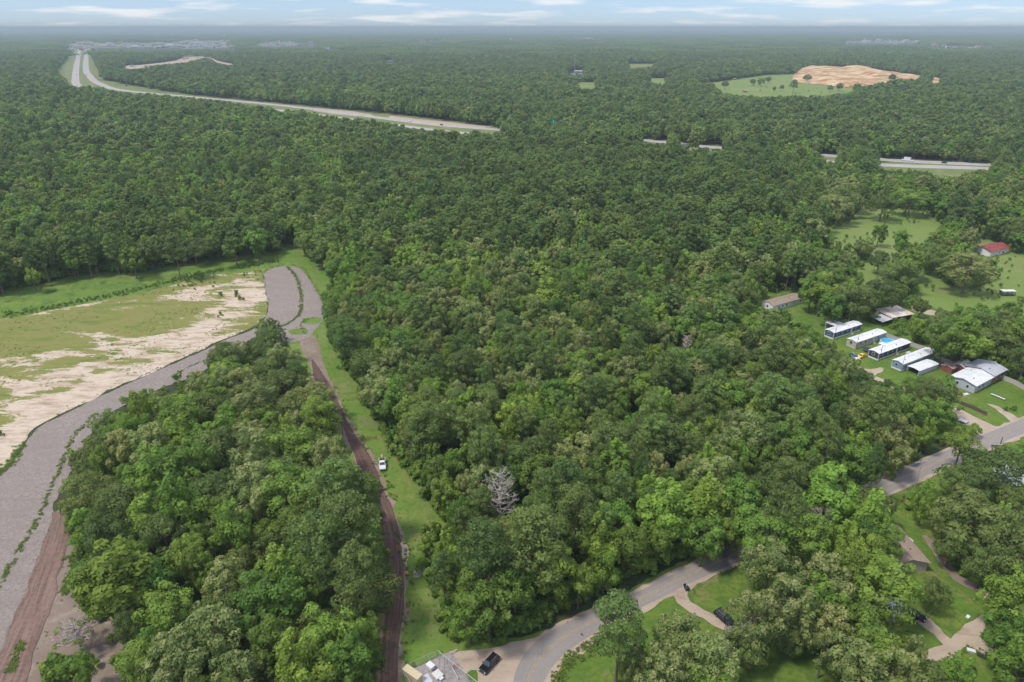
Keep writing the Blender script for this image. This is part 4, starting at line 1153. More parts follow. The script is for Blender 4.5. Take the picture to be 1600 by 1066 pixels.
# undergrowth: bushes in the forest gaps and along every edge
def undergrowth():
    X, Y, g = grid_points(45, 560, 4.4, 12)
    s = g.uniform(0.5, 1.5, len(X))
    px, py, _ = proj(X, Y, 0 * X)
    yard = in_poly(px, py, [(795, 1300), (800, 1066), (880, 990), (1060, 905), (1487, 720), (1700, 640), (2400, 640), (2400, 1300)])
    bad = yard & (g.uniform(size=len(X)) < 0.72)
    for dx, z in ((0, 1.8), (-.6, 1.2), (.6, 1.2), (0, 0)):
        qx, qy, _ = proj(X + dx * s, Y + .5, z * s)
        bad |= in_any(qx, qy, OPEN) | (in_any(qx, qy, GROUND_POLYS) if z == 0 else False)
    for kx, ky, kr in KEEP:
        bad |= (X - kx) ** 2 + (Y - ky) ** 2 < (kr + 1.0) ** 2
    ok = ~bad
    X, Y, s = X[ok], Y[ok], s[ok]
    # weedy windrow between bank and clearing
    row = spline([at(x, y) for x, y in [(-60, 500), (0, 494), (68, 484), (135, 470), (209, 455), (270, 439), (338, 424), (378, 418), (410, 412), (430, 408)]], 0.9)
    ex, ey, es = [], [], []
    for p in row:
        for _ in range(3):
            ex.append(p.x + g.normal() * 1.1); ey.append(p.y + g.normal() * 2.0); es.append(g.uniform(.16, .42))
    for (cx, cy, rr_, nn, sz) in ((300, 443, 26, 26, .35), (318, 436, 16, 18, .4), (345, 462, 4, 3, .6), (372, 462, 5, 4, .7), (376, 470, 4, 3, .6), (345, 494, 5, 4, .4), (400, 430, 16, 10, .35), (0, 680, 8, 6, .5), (110, 1052, 22, 26, 1.0), (85, 1060, 14, 12, .8), (180, 1040, 8, 5, .6), (585, 950, 8, 10, .6), (1410, 515, 24, 26, .7), (1400, 350, 60, 16, .6), (1420, 330, 40, 8, .8), (1560, 440, 40, 10, .5), (1540, 460, 50, 10, .5), (1450, 455, 30, 6, .6), (1330, 378, 24, 8, .6), (1200, 137, 60, 12, .9), (1290, 145, 30, 6, .9), (1570, 410, 20, 8, .6), (1500, 640, 10, 5, .4), (1575, 640, 16, 5, .4), (1435, 530, 14, 12, .7), (1590, 715, 12, 14, .8), (1395, 508, 12, 8, .5), (1425, 790, 12, 12, .9), (1428, 870, 6, 4, .6)):
        for _ in range(nn):
            p = at(cx + g.normal() * rr_ * .5, cy + g.normal() * rr_ * .25)
            ex.append(p.x); ey.append(p.y); es.append(sz * g.uniform(.6, 1.3))
    for line_, w_, dens in (([(537, 578), (564, 594), (570, 628), (592, 654), (612, 674), (618, 706), (632, 730), (660, 757), (677, 784), (690, 807), (706, 831), (704, 846)], 1.2, 2),
                      ([(672, 846), (678, 895), (685, 922), (701, 956), (706, 990), (722, 1006), (748, 1008), (797, 998), (841, 984), (868, 960), (918, 943), (945, 923), (1003, 898), (1050, 882), (1150, 843)], 1.3, 3),
                      ([(580, 760), (574, 790), (584, 830), (590, 875), (592, 909), (588, 938)], .8, 2), ([(570, 960), (566, 1010), (556, 1066)], 1.5, 3),
                      ([(443, 382), (455, 376), (468, 370), (480, 392), (508, 412), (528, 436), (514, 466), (516, 500), (526, 540)], 1.5, 2),
                      ([(0, 452), (40, 447), (100, 432), (160, 425), (215, 425), (270, 410), (330, 403), (370, 399), (425, 392)], 2.4, 5),
                      ([(112, 820), (120, 860), (137, 895), (130, 938), (150, 978)], 1.0, 2)):
        for p in spline([at(x, y) for x, y in line_], 1.3):
            for _ in range(dens):
                ex.append(p.x + g.normal() * w_); ey.append(p.y + abs(g.normal()) * w_ + .6); es.append(g.uniform(.4, 1.25) * (1.35 if w_ > 2.3 else 1))
    X = np.concatenate([X, ex]); Y = np.concatenate([Y, ey]); s = np.concatenate([s, es])
    print('shrubs', len(X))
    scatter('undergrowth', shrub_coll, X, Y, 0 * X, np.stack([0 * X, 0 * X, g.uniform(0, 6.28, len(X))], 1), s, s * g.uniform(.8, 1.2, len(X)), g.integers(0, 3, len(X)), 'bushes and saplings under and along the trees')
undergrowth()

def weeds():
    """tufts of rough grass along the seams of gravel road, tracks and clearing"""
    g = np.random.default_rng(8)
    meshes = []
    for v in range(3):
        V, t, tp = leaves_np(g, np.array([[g.uniform(-.5, .5), g.uniform(-.5, .5), .12, .35, .35, .28, .6] for _ in range(5)]), 70, .26, (0, 0, -.5), .8)
        meshes.append(mesh_from_leaves('tuft', V, t, tp, LM['weed']))
    coll = proto_collection('weed_tuft', meshes)
    ex, ey, es = [], [], []
    def line(pts, dens, w, sz, skip=0.3):
        for p in spline([at(x, y) for x, y in pts], 0.5):
            if vnoise(p.x / 4, p.y / 4, 61) < skip: continue
            for _ in range(max(1, int(dens * .6))):
                ex.append(p.x + g.normal() * w); ey.append(p.y + g.normal() * w); es.append(sz * g.uniform(.5, 1.4))
    line([(-60, 985), (0, 912), (20, 877), (51, 828), (84, 753), (105, 706), (112, 690), (122, 674), (150, 648)], 3, .38, .8, .12)
    line([(268, 589), (280, 583), (300, 572), (322, 563)], 2, .3, .6, .2)
    line([(449, 418), (462, 432), (468, 450), (471, 466), (470, 485), (462, 498), (449, 507), (440, 510)], 4, .45, .7, .1)
    line([(34, 694), (68, 663), (115, 640), (169, 612), (236, 582), (321, 545), (358, 527), (399, 511), (419, 486), (414, 451), (412, 428), (425, 418), (449, 414), (472, 419), (488, 441), (505, 472)], 2, .6, .5, .42)
    line([(-30, 765), (0, 738), (20, 722), (34, 696)], 6, .8, .9, .0)
    line([(478, 522), (470, 508), (478, 500), (500, 498)], 3, .6, .6, .2)
    line([(34, 1006), (26, 1030), (18, 1050)], 9, .5, .7, 0)
    line([(106, 870), (118, 880), (108, 905), (100, 928)], 6, .6, .7, 0)
    line([(592, 1066), (600, 990), (606, 910), (600, 840), (586, 780)], 2, .7, .7, .3)
    line([(640, 1060), (634, 960), (636, 900), (624, 815), (600, 745), (570, 695), (548, 660), (524, 605)], 2, .9, .6, .4)
    line([(868, 1066), (890, 1035), (925, 1010), (950, 988)], 5, .8, .9, 0)
    line([(1080, 925), (1130, 900), (1168, 880)], 2, .6, .6, .3)
    line([(1436, 1036), (1456, 1036), (1479, 1032), (1505, 1016), (1523, 1014), (1556, 1037)], 2, .4, .6, .3)
    X = np.array(ex); Y = np.array(ey); s = np.array(es)
    # thin olive growth over the clearing and rough grass on the bank
    for poly, n, sz in ((CLEARING, 7000, .45), (OPEN[0], 26000, .34)):
        P = [at(x, y) for x, y in poly if x > -150]
        xs = [p.x for p in P]; ys = [p.y for p in P]
        qx = g.uniform(min(xs), max(xs), n); qy = g.uniform(min(ys), max(ys), n)
        ipx, ipy, _ = proj(qx, qy, 0)
        k = in_poly(ipx, ipy, poly) & (ipx > -60)
        if poly is not CLEARING:
            k &= ~in_any(ipx, ipy, GROUND_POLYS) & (vnoise(qx / 5, qy / 5, 71) > 0.35)
        else:
            k &= vnoise(qx / 9, qy / 7, 72) > 0.55
        X = np.concatenate([X, qx[k]]); Y = np.concatenate([Y, qy[k]]); s = np.concatenate([s, sz * g.uniform(.4, 1.3, k.sum())])
    print('weeds', len(X))
    scatter('weeds', coll, X, Y, 0 * X + .12, np.stack([0 * X, 0 * X, g.uniform(0, 6.28, len(X))], 1), s, s, g.integers(0, 3, len(X)), 'tufts of weeds and rough grass on open ground')
LM['weed'] = leaf_mat('leaves_weed', (0.16, 0.26, 0.045), (0.26, 0.36, 0.08), trans=0.55)
weeds()


# ---------------------------------------------------------------- built things
def P(name, col, rough=0.6, **k):
    if name not in M:
        M[name] = plain(name, col, rough, **k)
    return M[name]
P('white_metal_roof', (0.64, 0.635, 0.62), 0.45, var=0.13, scale=.55); P('grey_metal_roof', (0.44, 0.45, 0.47), 0.4, var=0.1, scale=.5)
P('rusty_roof', (0.52, 0.40, 0.31), 0.6, var=0.35, scale=.7); P('red_roof', (0.23, 0.045, 0.035), 0.7, var=0.3, scale=.6)
P('brown_shingle', (0.27, 0.20, 0.15), 0.9, var=0.15, scale=2); P('grey_shingle', (0.16, 0.14, 0.135), 0.9, var=0.15, scale=2)
P('white_siding', (0.70, 0.70, 0.68), 0.6, var=0.05); P('navy_siding', (0.06, 0.09, 0.15), 0.6, var=0.08); P('dark_siding', (0.04, 0.045, 0.065), 0.6, var=0.08)
P('cream_siding', (0.42, 0.37, 0.30), 0.7, var=0.1); P('teal_siding', (0.19, 0.27, 0.33), 0.6, var=0.08); P('brick_wall', (0.33, 0.17, 0.10), 0.85, var=0.2, scale=5)
P('grey_siding', (0.42, 0.44, 0.47), 0.6, var=0.06); P('red_wall', (0.22, 0.07, 0.045), 0.8, var=0.25); P('white_trim', (0.70, 0.70, 0.69), 0.5, var=0.04)
P('window_glass', (0.03, 0.035, 0.045), 0.08, var=0.05); P('door_paint', (0.16, 0.12, 0.10), 0.5); P('weathered_wood', (0.42, 0.39, 0.35), 0.9, var=0.2, scale=3)
P('dark_wood', (0.10, 0.075, 0.06), 0.9, var=0.25, scale=3); P('galvanised', (0.45, 0.46, 0.46), 0.4, metal=0.5, var=0.1); P('pool_water', (0.04, 0.36, 0.55), 0.08, var=0.08)
P('pool_wall', (0.45, 0.60, 0.68), 0.5); P('black_mat', (0.015, 0.017, 0.022), 0.6); P('black_paint', (0.012, 0.013, 0.016), 0.16, var=0.1)
P('charcoal_paint', (0.035, 0.040, 0.048), 0.22); P('white_paint', (0.62, 0.63, 0.64), 0.25, var=0.04); P('yellow_paint', (0.72, 0.42, 0.02), 0.3); P('blue_paint', (0.03, 0.08, 0.25), 0.3)
P('tyre_rubber', (0.02, 0.02, 0.02), 0.9); P('rim_alloy', (0.35, 0.35, 0.36), 0.3, metal=0.8); P('lamp_lens', (0.7, 0.7, 0.68), 0.1); P('red_lens', (0.35, 0.01, 0.01), 0.2)
P('windscreen', (0.05, 0.06, 0.075), 0.05, var=0.05); P('tan_box', (0.50, 0.42, 0.26), 0.7); P('sign_green', (0.0, 0.22, 0.13), 0.4); P('orange_plastic', (0.75, 0.20, 0.05), 0.5)
P('concrete_pad', (0.27, 0.235, 0.22), 0.9, var=0.2, scale=1.2); P('slab_white', (0.55, 0.54, 0.50), 0.8); P('tarp_blue', (0.10, 0.22, 0.42), 0.6); P('rust_metal', (0.22, 0.10, 0.06), 0.8, var=0.3)
P('town_wall', (0.50, 0.46, 0.42), 0.8, var=.1); P('town_roof', (0.58, 0.56, 0.54), 0.7, var=.1); P('town_brick', (0.34, 0.20, 0.15), 0.8, var=.1)

def bx(bm, x0, x1, y0, y1, z0, z1, bevel=0.0):
    vs = [bm.verts.new(p) for p in ((x0, y0, z0), (x1, y0, z0), (x1, y1, z0), (x0, y1, z0), (x0, y0, z1), (x1, y0, z1), (x1, y1, z1), (x0, y1, z1))]
    fs = [bm.faces.new([vs[i] for i in q]) for q in ((0, 3, 2, 1), (4, 5, 6, 7), (0, 1, 5, 4), (1, 2, 6, 5), (2, 3, 7, 6), (3, 0, 4, 7))]
    if bevel:
        es = set(e for f in fs for e in f.edges)
        bmesh.ops.bevel(bm, geom=list(es), offset=bevel, segments=2, affect='EDGES', profile=0.6)
    return bm

def part(name, build, mat, parent=None, loc=None, smooth=False):
    bm = bmesh.new(); build(bm)
    bmesh.ops.recalc_face_normals(bm, faces=bm.faces[:])
    me = bpy.data.meshes.new(name); bm.to_mesh(me); bm.free()
    me.materials.append(mat)
    if smooth:
        for f in me.polygons: f.use_smooth = True
    o = link(name, me, parent)
    if loc: o.location = loc
    return o

def boxpart(name, x0, x1, y0, y1, z0, z1, mat, parent=None, bevel=0.0):
    x0, x1 = min(x0, x1), max(x0, x1); y0, y1 = min(y0, y1), max(y0, y1)
    return part(name, lambda b: bx(b, x0, x1, y0, y1, z0, z1, bevel), mat, parent)

def frame2(p0, p1):
    """base point and heading of the line between two ground points of the photograph"""
    a = at(*p0); b = at(*p1)
    return a, math.atan2(b.y - a.y, b.x - a.x), (b - a).length

def window(parent, x, z, w, h, y, face, frame_mat, axis='x'):
    """window on the wall y (axis x) or x (axis y); face = outward sign"""
    if axis == 'x':
        f = boxpart('window', x - w / 2, x + w / 2, y, y + face * 0.06, z, z + h, frame_mat, parent)
        boxpart('pane', x - w / 2 + .09, x + w / 2 - .09, y + face * .05, y + face * 0.075, z + .09, z + h - .09, M['window_glass'], f)
    else:
        f = boxpart('window', y, y + face * 0.06, x - w / 2, x + w / 2, z, z + h, frame_mat, parent)
        boxpart('pane', y + face * .05, y + face * 0.075, x - w / 2 + .09, x + w / 2 - .09, z + .09, z + h - .09, M['window_glass'], f)
    return f

def gable(name, label, cat, group, p0, p1, width, wall_h, rise, wall, roof, L=None, skirt=0.0, trim=None, over=0.25, wins=(), endwins=(), doors=(), sheets=0, side=1, rise_axis='x'):
    """p0-p1 is the foot of the near long wall; the house stands behind it (side=1: to its left)"""
    a, rz, ln = frame2(p0, p1)
    L = L or ln
    e = empty(name, (a.x, a.y, 0), rz); tag(e, label, cat, group)
    W_ = width * side
    def walls(b):
        z0 = skirt
        y1 = W_; m = W_ / 2
        prof = [(0, z0), (y1, z0), (y1, wall_h), (m, wall_h + rise), (0, wall_h)]
        A = [b.verts.new((0, y, z)) for y, z in prof]; B = [b.verts.new((L, y, z)) for y, z in prof]
        b.faces.new(A); b.faces.new(list(reversed(B)))
        for i in range(5):
            b.faces.new((A[i], B[i], B[(i + 1) % 5], A[(i + 1) % 5]))
    part('wall', walls, wall, e)
    if skirt:
        boxpart('skirting', 0.03, L - 0.03, 0.03 * side, W_ - 0.03 * side, 0, skirt - .002, trim or M['white_trim'], e)
        # corner boards
        for cx in (0, L):
            for cy in (0, W_):
                boxpart('corner_board', cx - .07 if cx == 0 else cx - .05, cx + .05 if cx == 0 else cx + .07, cy - .07, cy + .07, skirt, wall_h - .03, trim or M['white_trim'], e)
    ym = W_ / 2
    sl = rise / (abs(W_) / 2)
    for sgn in (-1, 1):
        def slab(b, sgn=sgn):
            ye = ym + sgn * (abs(W_) / 2 + over); ze = wall_h - over * sl
            t = 0.10
            pts = [(ym, wall_h + rise + .03), (ye, ze + .03), (ye, ze + .03 + t), (ym, wall_h + rise + .03 + t)]
            A = [b.verts.new((-over, y, z)) for y, z in pts]; B = [b.verts.new((L + over, y, z)) for y, z in pts]
            b.faces.new(A); b.faces.new(list(reversed(B)))
            for i in range(4):
                b.faces.new((A[i], B[i], B[(i + 1) % 4], A[(i + 1) % 4]))
        r = part('roof_slope', slab, roof, e)
    if sheets:
        def ribs(b):
            n = int(L / sheets)
            for i in range(n + 1):
                x = -over + (L + 2 * over) * i / n
                for sgn in (-1, 1):
                    ye = ym + sgn * (abs(W_) / 2 + over); ze = wall_h - over * sl
                    za = wall_h + rise + .13
                    vs = [b.verts.new(q) for q in ((x - .03, ym, za), (x + .03, ym, za), (x + .03, ye, ze + .13), (x - .03, ye, ze + .13), (x - .03, ym, za + .05), (x + .03, ym, za + .05), (x + .03, ye, ze + .18), (x - .03, ye, ze + .18))]
                    for q in ((4, 5, 6, 7), (0, 1, 5, 4), (1, 2, 6, 5), (2, 3, 7, 6), (3, 0, 4, 7)):
                        b.faces.new([vs[i_] for i_ in q])
        tag(part('roof_rib', ribs, roof, e), kind='stuff')
    tube = lambda b: add_tube(b, [Vector((-over - .02, ym, wall_h + rise + .15)), Vector((L + over + .02, ym, wall_h + rise + .15))], [.09, .09], 6)
    part('ridge_cap', tube, roof, e)
    for k_ in range(2 if L < 16 else 4):
        vx = L * (k_ + .6) / (2.2 if L < 16 else 4.2); vy = ym + (abs(W_) * .22 if k_ % 2 else -abs(W_) * .2)
        vz = wall_h + rise - sl * abs(vy - ym)
        part('roof_vent', lambda b, vx=vx, vy=vy, vz=vz: add_tube(b, [Vector((vx, vy, vz)), Vector((vx, vy, vz + .45))], [.14, .14], 6), M['galvanised'] if k_ % 2 else M['charcoal_paint'], e)
    for (x, z, w, h) in wins:
        window(e, x, z, w, h, 0, -side, trim or M['white_trim'])
        window(e, x, z, w, h, W_, side, trim or M['white_trim'])
    for (y, z, w, h) in endwins:
        window(e, y * side, z, w, h, 0, -1, trim or M['white_trim'], 'y')
    for x in doors:
        d = boxpart('door', x - .48, x + .48, 0, -side * .07, max(skirt, .05), max(skirt, .05) + 2.05, M['white_trim'], e)
        boxpart('handle', x + .33, x + .38, -side * .07, -side * .13, max(skirt, .05) + .95, max(skirt, .05) + 1.1, M['galvanised'], d)
        boxpart('door_glass', x - .2, x + .2, -side * .07, -side * .085, max(skirt, .05) + 1.2, max(skirt, .05) + 1.85, M['window_glass'], d)
        if skirt:
            def st(b, x=x):
                for k in range(3):
                    y0 = -side * (.08 + .3 * k); y1 = -side * (.08 + .3 * (k + 1))
                    bx(b, x - .6, x + .6, min(y0, y1), max(y0, y1), 0, skirt * (3 - k) / 3.2)
            part('steps', st, M['weathered_wood'], e)
    return e

MW = [(3.0, 1.5, .9, 1.1), (6.2, 1.5, .9, 1.1), (9.2, 1.7, .7, .8), (15.0, 1.5, .9, 1.1), (18.6, 1.5, .9, 1.1)]
GH = 'single wide mobile homes in a row'
gable('mobile_home', 'navy blue mobile home with white roof and side canopy, uppermost of the row', 'mobile home', GH, (1301, 531), (1344, 517), 4.2, 3.1, .4, M['navy_siding'], M['white_metal_roof'], skirt=.75, wins=MW[:4], endwins=[(2.3, 1.6, 1.1, 1.2)], doors=(12.0,), sheets=1.2)
gable('mobile_home', 'cream mobile home with white roof beside the round blue pool', 'mobile home', GH, (1336, 546), (1382, 530), 4.2, 3.1, .4, M['cream_siding'], M['white_metal_roof'], skirt=.75, trim=P('cream_trim', (.50, .45, .38)), wins=MW[:4], endwins=[(2.3, 1.6, 1.1, 1.2)], doors=(12.0,), sheets=1.2)
gable('mobile_home', 'near black mobile home with white roof between the pool and the teal home', 'mobile home', GH, (1371, 564), (1420, 546), 4.2, 3.1, .4, M['dark_siding'], M['white_metal_roof'], skirt=.75, wins=MW[:4], endwins=[(2.3, 1.6, 1.1, 1.2)], doors=(12.0,), sheets=1.2)
gable('mobile_home', 'teal mobile home with white roof and a white carport on its near side', 'mobile home', GH, (1408, 581), (1459, 561), 4.2, 3.2, .6, M['teal_siding'], M['white_metal_roof'], skirt=.75, wins=MW, endwins=[(2.4, 1.6, 1.1, 1.2)], doors=(12.4,), sheets=1.2)

def carport(name, label, p0, p1, width, h, roof, side=-1, group=None, walls=None):
    a, rz, L = frame2(p0, p1)
    e = empty(name, (a.x, a.y, 0), rz); tag(e, label, 'carport' if not walls else 'shed', group)
    for x in (.1, L / 2, L - .1):
        for y in (.1 * side, (width - .1) * side):
            boxpart('post', x - .05, x + .05, y - .05, y + .05, 0, h, M['white_trim'], e)
    def rf(b):
        n = 8
        for i in range(n):
            y0 = -.2 + (width + .4) * i / n; y1 = -.2 + (width + .4) * (i + 1) / n
            z = lambda y: h + .35 * math.sin(PI * min(1, max(0, (y + .2) / (width + .4))))
            vs = [b.verts.new(q) for q in ((-.2, y0 * side, z(y0)), (L + .2, y0 * side, z(y0)), (L + .2, y1 * side, z(y1)), (-.2, y1 * side, z(y1)), (-.2, y0 * side, z(y0) + .08), (L + .2, y0 * side, z(y0) + .08), (L + .2, y1 * side, z(y1) + .08), (-.2, y1 * side, z(y1) + .08))]
            for q in ((0, 3, 2, 1), (4, 5, 6, 7), (0, 1, 5, 4), (2, 3, 7, 6), (1, 2, 6, 5), (3, 0, 4, 7)):
                b.faces.new([vs[k] for k in q])
    part('roof', rf, roof, e)
    if walls:
        for y in (0, width * side):
            boxpart('side_panel', 0, L, y - .03, y + .03, .1, h - .02, walls, e)
    return e
carport('carport', 'white arched carport on the near side of the teal mobile home', (1434, 588), (1464, 577), 4.6, 2.2, M['white_metal_roof'], side=1, walls=M['grey_siding'])
def flat_canopy():
    a, rz, L = frame2((1303, 519), (1316, 514.5))
    e = empty('awning', (a.x, a.y, 0), rz); tag(e, 'flat white awning behind the navy mobile home', 'awning')
    for x in (.2, 5.6):
        for y in (.2, 4.6):
            boxpart('post', x - .06, x + .06, y - .06, y + .06, 0, 2.75, M['white_trim'], e)
    boxpart('roof', 0, 5.8, 0, 4.8, 2.75, 2.9, M['white_metal_roof'], e)
flat_canopy()
def flat_canopy2():
    a, rz, L = frame2((1377, 546), (1386, 542.5))
    e = empty('awning', (a.x, a.y, 0), rz); tag(e, 'small flat white awning between the near black home and the pool', 'awning')
    for x in (.2, 2.6):
        for y in (.2, 1.6):
            boxpart('post', x - .06, x + .06, y - .06, y + .06, 0, 1.95, M['white_trim'], e)
    boxpart('roof', 0, 2.8, 0, 1.8, 1.95, 2.05, M['white_metal_roof'], e)
flat_canopy2()
gable('house', 'long old white house with faded brown roof at the forest edge', 'house', None, (1207, 487), (1254, 474), 6.5, 2.8, 1.0, M['white_siding'], M['brown_shingle'], wins=[(4, 1.0, 1.0, 1.2), (6.6, 1.0, 1.0, 1.2), (9.2, 1.0, 1.0, 1.2), (19, 1.0, 1.0, 1.2)], endwins=[(3.2, 1.1, 1.1, 1.2)], doors=(14.5,))
gable('house', 'white house with a broad white metal roof beside the lawn', 'house', None, (1521, 615), (1548, 600.5), 8.6, 3.2, 1.0, M['grey_siding'], M['white_metal_roof'], wins=[(3, 1.2, 1.2, 1.2), (6, 1.2, 1.2, 1.2)], endwins=[(2.5, 1.2, 1.0, 1.2), (6, 1.2, 1.0, 1.2)], doors=(8.6,), over=.5, sheets=1.5)
gable('house_extension', 'orange brick rear extension with grey metal roof behind the white roofed house', 'house', None, (1549, 600), (1567, 590.5), 9.5, 3.6, 1.1, M['brick_wall'], M['grey_metal_roof'], wins=[(3, 1.4, 1.2, 1.2), (6.5, 1.4, 1.2, 1.2)], over=.6, sheets=1.5)
gable('shed', 'little rust brown shed left of the white topped shed', 'shed', None, (1486, 585), (1499, 579), 4.0, 2.2, .5, M['red_wall'], P('dull_shed_roof', (0.30, 0.21, 0.17), .8, var=.25))
gable('shed', 'little shed with a pale slanted roof and brick red walls behind the white roofed house', 'shed', None, (1505, 585), (1517, 578), 4.2, 2.5, .9, M['red_wall'], M['slab_white'])
def metal_shed():
    a, rz, L = frame2((1391, 507), (1424, 501))
    e = empty('metal_shed', (a.x, a.y, 0), rz); tag(e, 'open barn with a rust streaked tin roof and a lower grey lean to', 'shed')
    boxpart('wall', .2, L - .2, 8.6, 8.8, 0, 3.2, M['red_wall'], e); boxpart('wall', L - .3, L - .1, .3, 8.59, 0, 3.2, M['rust_metal'], e)
    for x in (.3, L / 2, L - .6):
        boxpart('post', x - .1, x + .1, .2, .4, 0, 3.2, M['dark_wood'], e)
    n = 9
    for i in range(n):
        x0 = -.4 + (L + .8) * i / n
        def pn(b, x0=x0, k=i):
            w = (L + .8) / n - .03; lift_ = .03 * (k % 2)
            vs = [b.verts.new(q) for q in ((x0, -.5, 3.25 + lift_), (x0 + w, -.5, 3.25 + lift_), (x0 + w, 9.2, 3.9 + lift_), (x0, 9.2, 3.9 + lift_), (x0, -.5, 3.3 + lift_), (x0 + w, -.5, 3.3 + lift_), (x0 + w, 9.2, 3.95 + lift_), (x0, 9.2, 3.95 + lift_))]
            for q in ((0, 3, 2, 1), (4, 5, 6, 7), (0, 1, 5, 4), (1, 2, 6, 5), (2, 3, 7, 6), (3, 0, 4, 7)):
                b.faces.new([vs[t] for t in q])
        part('roof_sheet', pn, M['rusty_roof'] if i not in (1, 4, 5) else M['slab_white'], e)
    def lean(b):
        vs = [b.verts.new(q) for q in ((-6.2, -1, 2.3), (-.45, -1, 3.0), (-.45, 7.5, 3.0), (-6.2, 7.5, 2.3), (-6.2, -1, 2.38), (-.45, -1, 3.08), (-.45, 7.5, 3.08), (-6.2, 7.5, 2.38))]
        for q in ((0, 3, 2, 1), (4, 5, 6, 7), (0, 1, 5, 4), (1, 2, 6, 5), (2, 3, 7, 6), (3, 0, 4, 7)):
            b.faces.new([vs[t] for t in q])
    part('lean_to_roof', lean, M['grey_metal_roof'], e)
    for x in (-6, -.8):
        for y in (-.7, 7.2):
            boxpart('post', x - .08, x + .08, y - .08, y + .08, 0, 2.3 + (.6 if x > -2 else 0), M['dark_wood'], e)
metal_shed()
gable('barn', 'dark red roofed barn at the top right beyond the meadow', 'barn', None, (1546, 402), (1572, 396), 9, 3.6, 1.6, M['white_siding'], M['red_roof'], L=17, over=.8, doors=(4,), wins=[(9, 1.2, 1.2, 1.2)])
gable('house', 'brown roofed yard house half hidden under trees', 'house', None, (1446, 893), (1425, 868), 9, 2.9, 1.3, M['cream_siding'], M['brown_shingle'], L=13, side=1, over=.5, wins=[(3, 1.1, 1.1, 1.2), (9, 1.1, 1.1, 1.2)], doors=(6,))
gable('house', 'grey roofed cottage under the trees below the dark driveway car', 'house', None, (1147, 1043), (1168, 1031), 6.0, 2.5, 1.0, M['cream_siding'], M['grey_shingle'], L=9, over=.4, wins=[(2, 1.1, 1.0, 1.2), (7, 1.1, 1.0, 1.2)], doors=(4.5,))
gable('house', 'pale roofed house cut off by the right edge beside dark trees', 'house', None, (1584, 772), (1612, 763), 8, 2.9, 1.2, M['grey_siding'], M['grey_metal_roof'], over=.4, wins=[(3, 1.1, 1.1, 1.2)])
gable('shed', 'blue grey shed roof glimpsed between trees left of the forked dirt drive', 'shed', None, (1392, 976), (1410, 966), 5, 2.6, .8, M['grey_siding'], M['grey_metal_roof'])
gable('shed', 'small white topped shed by the highway on the far right', 'shed', None, (1478, 229), (1488, 229), 9, 3.2, 1.2, M['white_siding'], M['white_metal_roof'])
gable('long_shed', 'long white roofed building by the highway near the right edge', 'shed', None, (1504, 251), (1524, 250), 9, 3.6, 1.2, M['white_siding'], M['white_metal_roof'])
gable('long_shed', 'long pale building cut off by the right edge beyond the highway', 'shed', None, (1585, 246), (1625, 244), 12, 4, 1.4, M['white_siding'], M['white_metal_roof'])

# ---------------------------------------------------------------- vehicles
def wheel(parent, x, y, r, w, face):
    def ty(b):
        n = 18
        ring = []
        for (rr, yy) in ((r * .62, -w / 2), (r * .95, -w / 2), (r, -w * .3), (r, w * .3), (r * .95, w / 2), (r * .62, w / 2)):
            ring.append([b.verts.new((x + rr * math.cos(2 * PI * k / n), y + yy, r + rr * math.sin(2 * PI * k / n))) for k in range(n)])
        for i in range(6):
            A = ring[i]; B = ring[(i + 1) % 6]
            for k in range(n):
                b.faces.new((A[k], A[(k + 1) % n], B[(k + 1) % n], B[k]))
    wl_ = part('wheel', ty, M['tyre_rubber'], parent)
    def rm(b):
        n = 10
        c = b.verts.new((x, y + face * w * .30, r))
        R1 = [b.verts.new((x + r * .60 * math.cos(2 * PI * k / n), y + face * w * .42, r + r * .60 * math.sin(2 * PI * k / n))) for k in range(n)]
        for k in range(n):
            b.faces.new((c, R1[k], R1[(k + 1) % n]))
    part('rim', rm, M['rim_alloy'], wl_)

def extrude_profile(b, prof, y0, y1, inset_top=0.0, ztop=None, zbot=None, bevel=0.0):
    """side profile (x, z) swept across the car; the sides lean in by inset_top towards the top"""
    def yy(y, z):
        if not inset_top: return y
        f = (z - zbot) / (ztop - zbot)
        return y - math.copysign(inset_top * max(0, min(1, f)), y)
    A = [b.verts.new((x, yy(y0, z), z)) for x, z in prof]; B = [b.verts.new((x, yy(y1, z), z)) for x, z in prof]
    fs = [b.faces.new(A), b.faces.new(list(reversed(B)))]
    n = len(prof)
    for i in range(n):
        fs.append(b.faces.new((A[i], B[i], B[(i + 1) % n], A[(i + 1) % n])))
    if bevel:
        bmesh.ops.bevel(b, geom=list(set(e for f in fs[:2] for e in f.edges)), offset=bevel, segments=2, affect='EDGES')

